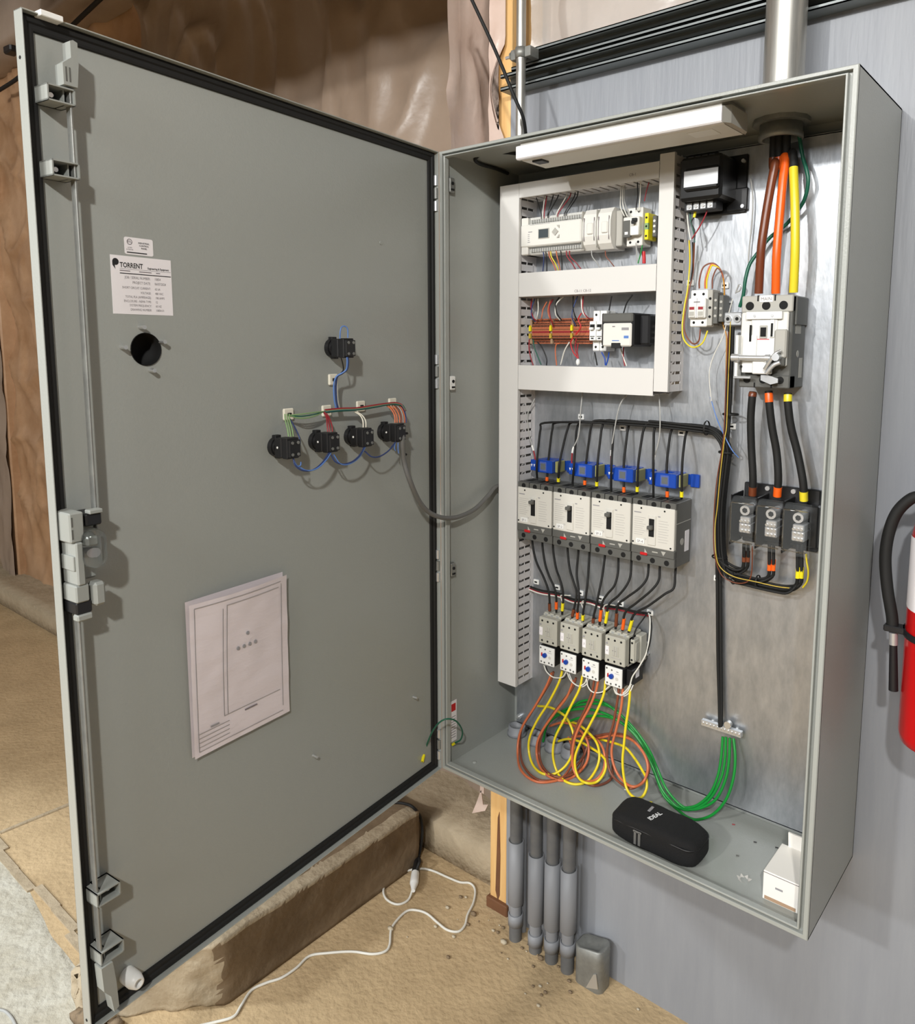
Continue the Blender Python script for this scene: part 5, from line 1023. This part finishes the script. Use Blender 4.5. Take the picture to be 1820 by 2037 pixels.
wire([at(1413, 790, .245), at(1425, 830, .240), at(1440, 865, .215), at(1456, 895, .21), at(1469, 910, .22)], .0012, 'blue_wire', 'hookup_wire', 'thin pale blue wire crossing the corner of the black bundle')
tw([(630, 420), (645, 560), (640, 720), (622, 900), (612, 1030)], .258, 'grey_wire', 'thin grey wire hanging right of the transformer')
tw([(520, 1250), (545, 1190), (560, 1200), (550, 1230), (530, 1240)], .245, 'steel', 'small loop of bare wire beside the main breaker')
# ------------------------------------------------------------------ things on the cabinet floor
def floorrect(a_, b_, d_): pass
q0, q1 = Vector((.4759, .0234, .003)), Vector((.6586, .0226, .003))
po = thing('tool_pouch', 'black zipped tool pouch with white lettering on the cabinet floor', 'tool pouch', (.575, .075, .003), math.radians(0))
def pouch():
    b = bmesh.new(); bmesh.ops.create_cube(b, size=1); bmesh.ops.subdivide_edges(b, edges=b.edges[:], cuts=9, use_grid_fill=True)
    mb = MB(); L, D_, H_ = .205, .094, .060
    for v in b.verts:
        x, y, z = v.co * 2; e = 5.0
        nn = (abs(x) ** e + abs(y) ** e + abs(z) ** e) ** (1 / e); s_ = 1 / nn
        v.co = Vector((x * s_ * L / 2, y * s_ * D_ / 2, z * s_ * H_ / 2 + H_ / 2)); v.co.z += .004 * NZ.noise(v.co * 25) * (v.co.z > .01) + (.006 * math.cos(v.co.x * 14) if v.co.z > .03 else 0); v.co.y += .003 * NZ.noise(v.co * 20 + Vector((5, 0, 0)))
        v.co.z = max(0, v.co.z)
    b.verts.index_update(); mb.add([v.co.copy() for v in b.verts], [[v.index for v in f_.verts] for f_ in b.faces], 'fabric_black', True); b.free(); return mb
pouch().build('body', po)
zl = MB(); rr_ = rrect(.199, .090, .024, 6); zl.tube([(x, y, .045) for x, y in rr_ + rr_[:1]], .0022, 'black_plastic', n=6, sub=1); zl.build('zip', po)
MB().box(-.036, -.030, -.0505, -.047, .012, .043, 'grey_cable', .001).box(-.026, -.020, -.0505, -.047, .012, .043, 'grey_cable', .001).box(-.038, -.018, -.0505, -.047, .040, .044, 'grey_cable', .001).build('zip_pull', po)
MB().text('IDEAL', .015, (-.008, -.028, .0668), 'pouch_print', ax=(.25, .97, 0), up=(-.97, .25, 0), bold=.03, sq=.95).box(-.030, -.024, .0, .020, .0655, .0668, 'ink_faint').build('lettering', po, label='white lettering')
bx = thing('carton', 'small white carton standing in the right corner of the cabinet floor', 'box', (.850, .105, .003))
k = MB().box(-.042, .026, -.050, .055, .0, .060, 'carton', .001); k.box(-.038, .022, -.0505, -.0495, .002, .009, 'carton_brown'); k.box(-.0425, .0262, -.0506, -.0500, .0565, .0575, 'ink_grey'); k.bar(3, .008, (-.018, -.0506, .030), 'ink_faint'); k.build('body', bx)
MB().prism([(.052, .060), (.058, .060), (.050, .094), (.046, .094)], -.028, .024, 'carton', 'x').build('flap', bx); MB().prism([(-.035, .061), (.045, .061), (.05, .085), (.046, .086)], .021, .0225, 'carton', 'x').build('flap', bx)
p = atz(1480, 1752, .004); sc_ = MB(); 
for i in range(7): a_ = i * .9; sc_.add([p + Vector((.008 * math.cos(a_), .008 * math.sin(a_), .001 * i)), p + Vector((.016 * math.cos(a_ + .5), .014 * math.sin(a_ + .5), .006)), p + Vector((.010 * math.cos(a_ + 1.1), .012 * math.sin(a_ + 1.1), .002))], [(0, 1, 2)], 'poly_clear')
single(sc_, 'plastic_scrap', 'crumpled clear plastic scrap on the cabinet floor left of the white carton', 'plastic scrap')
for i, (px, py, m, l) in enumerate(((1502, 1675, 'black_plastic', 'tiny dark offcut on the cabinet floor, left of a pair'), (1545, 1686, 'black_plastic', 'tiny dark offcut on the cabinet floor near the white carton'), (1467, 1702, 'device_dark', 'tiny grey crumb on the cabinet floor right of the pouch'), (1295, 1595, 'yellow', 'tiny yellow wire scrap on the cabinet floor behind the pouch'), (1244, 1571, 'white_plastic', 'tiny white scrap on the cabinet floor under the yellow loop'), (1477, 1790, 'ink_grey', 'tiny dark crumb near the front lip of the cabinet'), (1459, 1640, 'red_wire', 'tiny pink scrap on the cabinet floor near the back'))):
    p = atz(px, py, .0045); single(MB().tube([p - Vector((.003, .001, 0)), p + Vector((.003, .001, 0))], .0012, m, n=6, sub=0), 'wire_scrap', l, 'scrap')
# bonding wire between door and cabinet
p0 = atd(840, 1515, -.012); p1 = atx(905, 1478, .012)
bw = thing('bonding_wire', 'green bonding wire arching from the door to the cabinet side', 'wire', p0)
MB().tube([p0, at(846, 1490, -.04), at(862, 1452, -.055), at(882, 1432, -.06), at(905, 1433, -.03), at(919, 1452, .01), at(917, 1470, .03), p1], .0021, 'dark_green', n=8).build('wire', bw, origin=p0)
MB().tube([p0, p0 + (at(846, 1490, -.04) - p0).normalized() * .018], .0042, 'yellow', n=8, sub=0).build('terminal_sleeve', bw, origin=p0, label='yellow terminal sleeve'); MB().tube([p1, p1 + Vector((-.006, -.004, -.006))], .0036, 'yellow', n=8, sub=0).build('terminal_sleeve', bw, origin=p0, label='yellow terminal sleeve')
# ------------------------------------------------------------------ push buttons on the door
def button(u, z, label, light):
    o = dthing('push_button', label, 'push button', -u, z)
    k = MB().cyl((0, 0, 0), (0, -.010, 0), .0185, 'black_plastic', 24).cyl((0, -.010, 0), (0, -.016, 0), .016, 'black_plastic', 24).box(-.007, .007, -.011, 0, .016, .0225, 'black_plastic', .001).box(-.004, .006, -.016, -.002, -.022, -.016, 'black_plastic', .001); k.build('collar', o)
    k = MB().box(-.0145, .0145, -.034, -.014, -.0185, .0185, 'black_plastic', .002).box(-.0150, .0150, -.050, -.036, -.0195, .0195, 'black_plastic', .0015).box(-.0135, .0135, -.056, -.049, -.016, .016, 'black_plastic', .001); k.build('contact_block', o)
    for s_ in (-.007, .007): MB().cyl((s_, -.0575, .011), (s_, -.0555, .011), .003, 'dull_steel', 8).cyl((s_, -.0575, -.011), (s_, -.0555, -.011), .003, 'dull_steel', 8).build('terminal_screw', o)
    if light: MB().cyl((-.0147, -.024, .001), (-.0152, -.024, .001), .0022, 'white_plastic', 8).build('indicator_dot', o, label='small white dot')
BT = [(.495, .8865), (.3925, .8865), (.2925, .8865), (.1885, .8865)]
for i, (u, z) in enumerate(BT): button(u, z, f'black push button block on the door, {ORD[i]} of the row of four', True)
button(.3425, 1.072, 'single black push button block above the row of four on the door', False)
for px, py, l, tall in ((571, 824, 'white cable mount above the leftmost push button', 0), (647, 817, 'white cable mount above the second push button', 0), (715, 808, 'white cable mount above the third push button', 0), (778, 802, 'white cable mount above the rightmost push button', 0), (660, 755, 'white cable mount under the single push button', 1)):
    q = dloc(atd(px, py, -SK)); o = dthing('tie_mount', l, 'cable mount', q.x, q.z); MB().box(-.0125, .0125, -.006, 0, -.0115, .0115, 'cream', .002).build('base', o); MB().box(-.004, .004, -.0085, -.005, -.003, .003, 'black_plastic').build('tie', o)
def dw(pts, m, label, r=.0013, name='hookup_wire'): wire([atd(px, py, h) for px, py, h in pts], r, m, name, label, n=7, sub=5)
def c8(X, Y, h): return 520 + X / 3.7917, 630 + Y / 3.7917, h
def D8(L, m, label, r=.0013): dw([c8(*q) for q in L], m, label, r)
D8([(240, 1065, .030), (255, 1120, .034), (310, 1160, .036), (390, 1155, .036), (460, 1100, .034), (515, 1020, .030)], 'navy_wire', 'dark blue jumper looping between first and second push buttons', .0016)
D8([(275, 1125, .028), (340, 1160, .036), (420, 1145, .038), (490, 1080, .035), (525, 1025, .030)], 'blue_wire', 'pale blue jumper looping between first and second push buttons')
D8([(525, 1040, .030), (560, 1095, .035), (620, 1112, .036), (690, 1090, .036), (745, 1040, .033), (775, 985, .030)], 'navy_wire', 'dark blue jumper looping between second and third push buttons', .0016)
D8([(545, 1040, .030), (590, 1105, .036), (650, 1115, .037), (730, 1070, .034), (783, 985, .030)], 'blue_wire', 'pale blue jumper looping between second and third push buttons')
D8([(780, 1015, .030), (830, 1055, .035), (890, 1055, .036), (960, 1010, .033), (1012, 945, .030)], 'navy_wire', 'dark blue jumper looping between third and fourth push buttons', .0016)
D8([(1010, 945, .030), (1003, 990, .032), (1012, 1010, .032)], 'blue_wire', 'short pale blue tail left under the rightmost push button')
D8([(1030, 950, .030), (1030, 1000, .032), (1035, 1030, .032)], 'blue_wire', 'short pale blue tail right under the rightmost push button')
D8([(240, 1070, .030), (255, 1105, .032), (275, 1130, .032), (295, 1120, .032), (298, 1095, .032)], 'blue_wire', 'pale blue tail curling under the leftmost push button')
D8([(215, 770, .004), (260, 850, .020), (285, 910, .030), (290, 960, .034), (275, 1000, .032)], 'navy_wire', 'dark blue wire bowing right of the leftmost push button')
for i, (a_, b_) in enumerate(((165, 205), (182, 222), (198, 240))): D8([(a_ + 12, 735, .004), (a_ + 15, 780, .012), (b_ - 8, 850, .026), (b_, 905, .032)], 'pale_green', ('left', 'middle', 'right')[i] + ' pale green wire above the leftmost push button')
for i in range(3): D8([(205, 745, .003), (300, 735 + i * 16, .010), (400, 722 + i * 14, .010), (470, 715, .006)], ('pale_green', 'dark_green', 'pale_green')[i], ('top', 'middle', 'lower')[i] + ' green wire strung between the first two cable mounts')
for i, (a_, b_) in enumerate(((485, 500), (495, 515), (505, 535))): D8([(465 + i * 8, 715, .004), (a_ + 5, 760, .014), (b_ - 4, 820, .028), (b_, 868, .032)], 'red_wire', ('left', 'middle', 'right')[i] + ' dark red wire above the second push button')
for i, (a_, b_) in enumerate(((700, 765), (715, 785))): D8([(a_, 715, .006), (a_ + 45, 745, .016), (b_, 785, .026), (b_ + 3, 835, .030)], 'cream', ('left', 'right')[i] + ' white wire curving to the third push button')
for i, (a_, b_, m) in enumerate(((945, 1005, 'orange_wire'), (962, 1020, 'orange_wire'), (985, 1040, 'orange_wire'), (1005, 1055, 'brown_wire'), (1020, 1065, 'grey_wire'), (1035, 1078, 'orange_wire'), (1045, 1088, 'navy_wire'))): D8([(a_, 670, .006), ((a_ + b_) / 2 + 5, 700, .018), (b_, 750, .028), (b_ + 3, 800, .032)], m, f'{m.replace("_wire","").replace("navy","dark blue")} wire bending to the rightmost push button, {("first","second","third","fourth","fifth","sixth","last")[i]} of the fan', .0016)
for i, (m, dy) in enumerate((('pale_green', 0), ('red_wire', -7), ('navy_wire', 4), ('dark_green', 9))):
    D8([(480, 712 + dy, .006), (600, 700 + dy, .008), (720, 695 + dy * .8, .009), (850, 675 + dy * .8, .009), (940, 660 + dy * .6, .009), (1010, 655 + dy * .6, .010), (1060, 668, .018), (1088, 710, .028)], m, f'{m.replace("_wire","").replace("navy","dark blue").replace("_"," ")} wire of the bundle running along the cable mounts', .0022)
for i, (m, dx) in enumerate((('blue_wire', -14), ('navy_wire', 0), ('grey_wire', 12))):
    D8([(580 + dx, 700, .006), (566 + dx, 640, .007), (560 + dx, 560, .008), (562 + dx, 500, .010), (575 + dx * .6, 450, .016), (610 + dx * .5, 428, .022), (645 + dx * .5, 400, .028), (655 + dx * .6, 350, .032), (652 + dx * .5, 305, .034)][: (9 if i < 2 else 6)], m, ('pale blue', 'dark blue', 'grey')[i] + ' wire climbing from the bundle to the single push button', .0017)
D8([(600, 305, .03), (612, 350, .03), (618, 400, .026), (600, 425, .02)], 'rubber', 'black wire below the single push button')
D8([(592, 165, .030), (595, 110, .032), (605, 78, .032), (630, 72, .034), (650, 95, .036), (652, 160, .036)], 'blue_wire', 'pale blue loop above the single push button')
# grey control cable from the door into the cabinet
P = [atd(799, 838, .012), atd(800, 870, .034), atd(803, 915, .030), at(815, 955, -.16), at(834, 997, -.12), at(855, 1020, -.08), at(882, 1030, -.035), at(912, 1028, .03), at(945, 1012, .10), at(970, 987, .15), at(984, 970, .185), Vector((.026, .215, at(984, 970, .19).z + .006))]
wire(P, .0056, 'grey_cable', 'control_cable', 'grey control cable sagging from the door into the left duct', 'cable', sub=7, n=12)
for i, q in enumerate(((1084, 880, .030), (1076, 1040, .02))): 
    p = atd(*c8(*q)); single(MB().lathe([(.0060, -.002), (.0072, 0), (.0060, .002)], p, 'rubber', 'z', 12), 'cable_tie', ('black cable tie beside the rightmost push button', 'black cable tie lower on the grey control cable')[i], 'cable tie')
# ------------------------------------------------------------------ fire extinguisher on the wall
ex = 1.075; ey = .205
fe = thing('fire_extinguisher', 'red fire extinguisher with a black hose at the right edge', 'fire extinguisher', (ex, ey, .338))
MB().lathe([(0, .006), (.058, .004), (.074, .014), (.0775, .03), (.0775, .40), (.072, .43), (.056, .458), (.03, .472), (.02, .476), (.02, .50), (0, .50)], (0, 0, 0), 'ext_red', n=40).build('cylinder', fe)
MB().lathe([(.0779, .268), (.0781, .269), (.0781, .40), (.0779, .401)], (0, 0, 0), 'sticker', n=40).build('label', fe)
for i in range(8): pass
MB().cyl((0, 0, .49), (0, 0, .54), .018, 'dull_steel', 16).box(-.05, .06, -.012, .012, .545, .552, 'black_plastic', .002).box(-.05, .05, -.012, .012, .565, .572, 'black_plastic', .002).build('valve', fe)
o0 = Vector((ex, ey, .338)); hy = .19
hp = [Vector((ex - .01, ey, .87)), at(1850, 985, hy), at(1816, 990, hy), at(1785, 1018, hy), at(1768, 1060, hy), at(1761, 1110, hy), at(1765, 1170, hy), at(1774, 1225, hy), at(1775, 1248, hy)]
MB().tube(hp, .0105, 'rubber', n=14, sub=7).build('hose', fe, origin=o0)
a_ = at(1777, 1258, hy); b_ = at(1777, 1282, hy); c_ = at(1777, 1373, hy)
MB().cyl(a_, b_, .0078, 'zinc', 16).build('ferrule', fe, origin=o0); MB().cyl(b_, c_, .0068, 'black_plastic', 16, .0085).build('nozzle', fe, origin=o0)
q = at(1776, 1248, hy); MB().box(q.x - .014, ex - .05, hy - .013, hy + .013, q.z - .006, q.z + .006, 'black_plastic', .002).lathe([(.0785, q.z - .338 - .006 + o0.z - 0), (.081, q.z - .006), (.081, q.z + .006), (.0785, q.z + .006)][1:], (ex, ey, 0), 'black_plastic', n=40).build('hose_strap', fe, origin=o0)
MB().box(-.02, .02, .075, .104, .02, .46, 'dull_steel', .002).build('wall_bracket', fe)
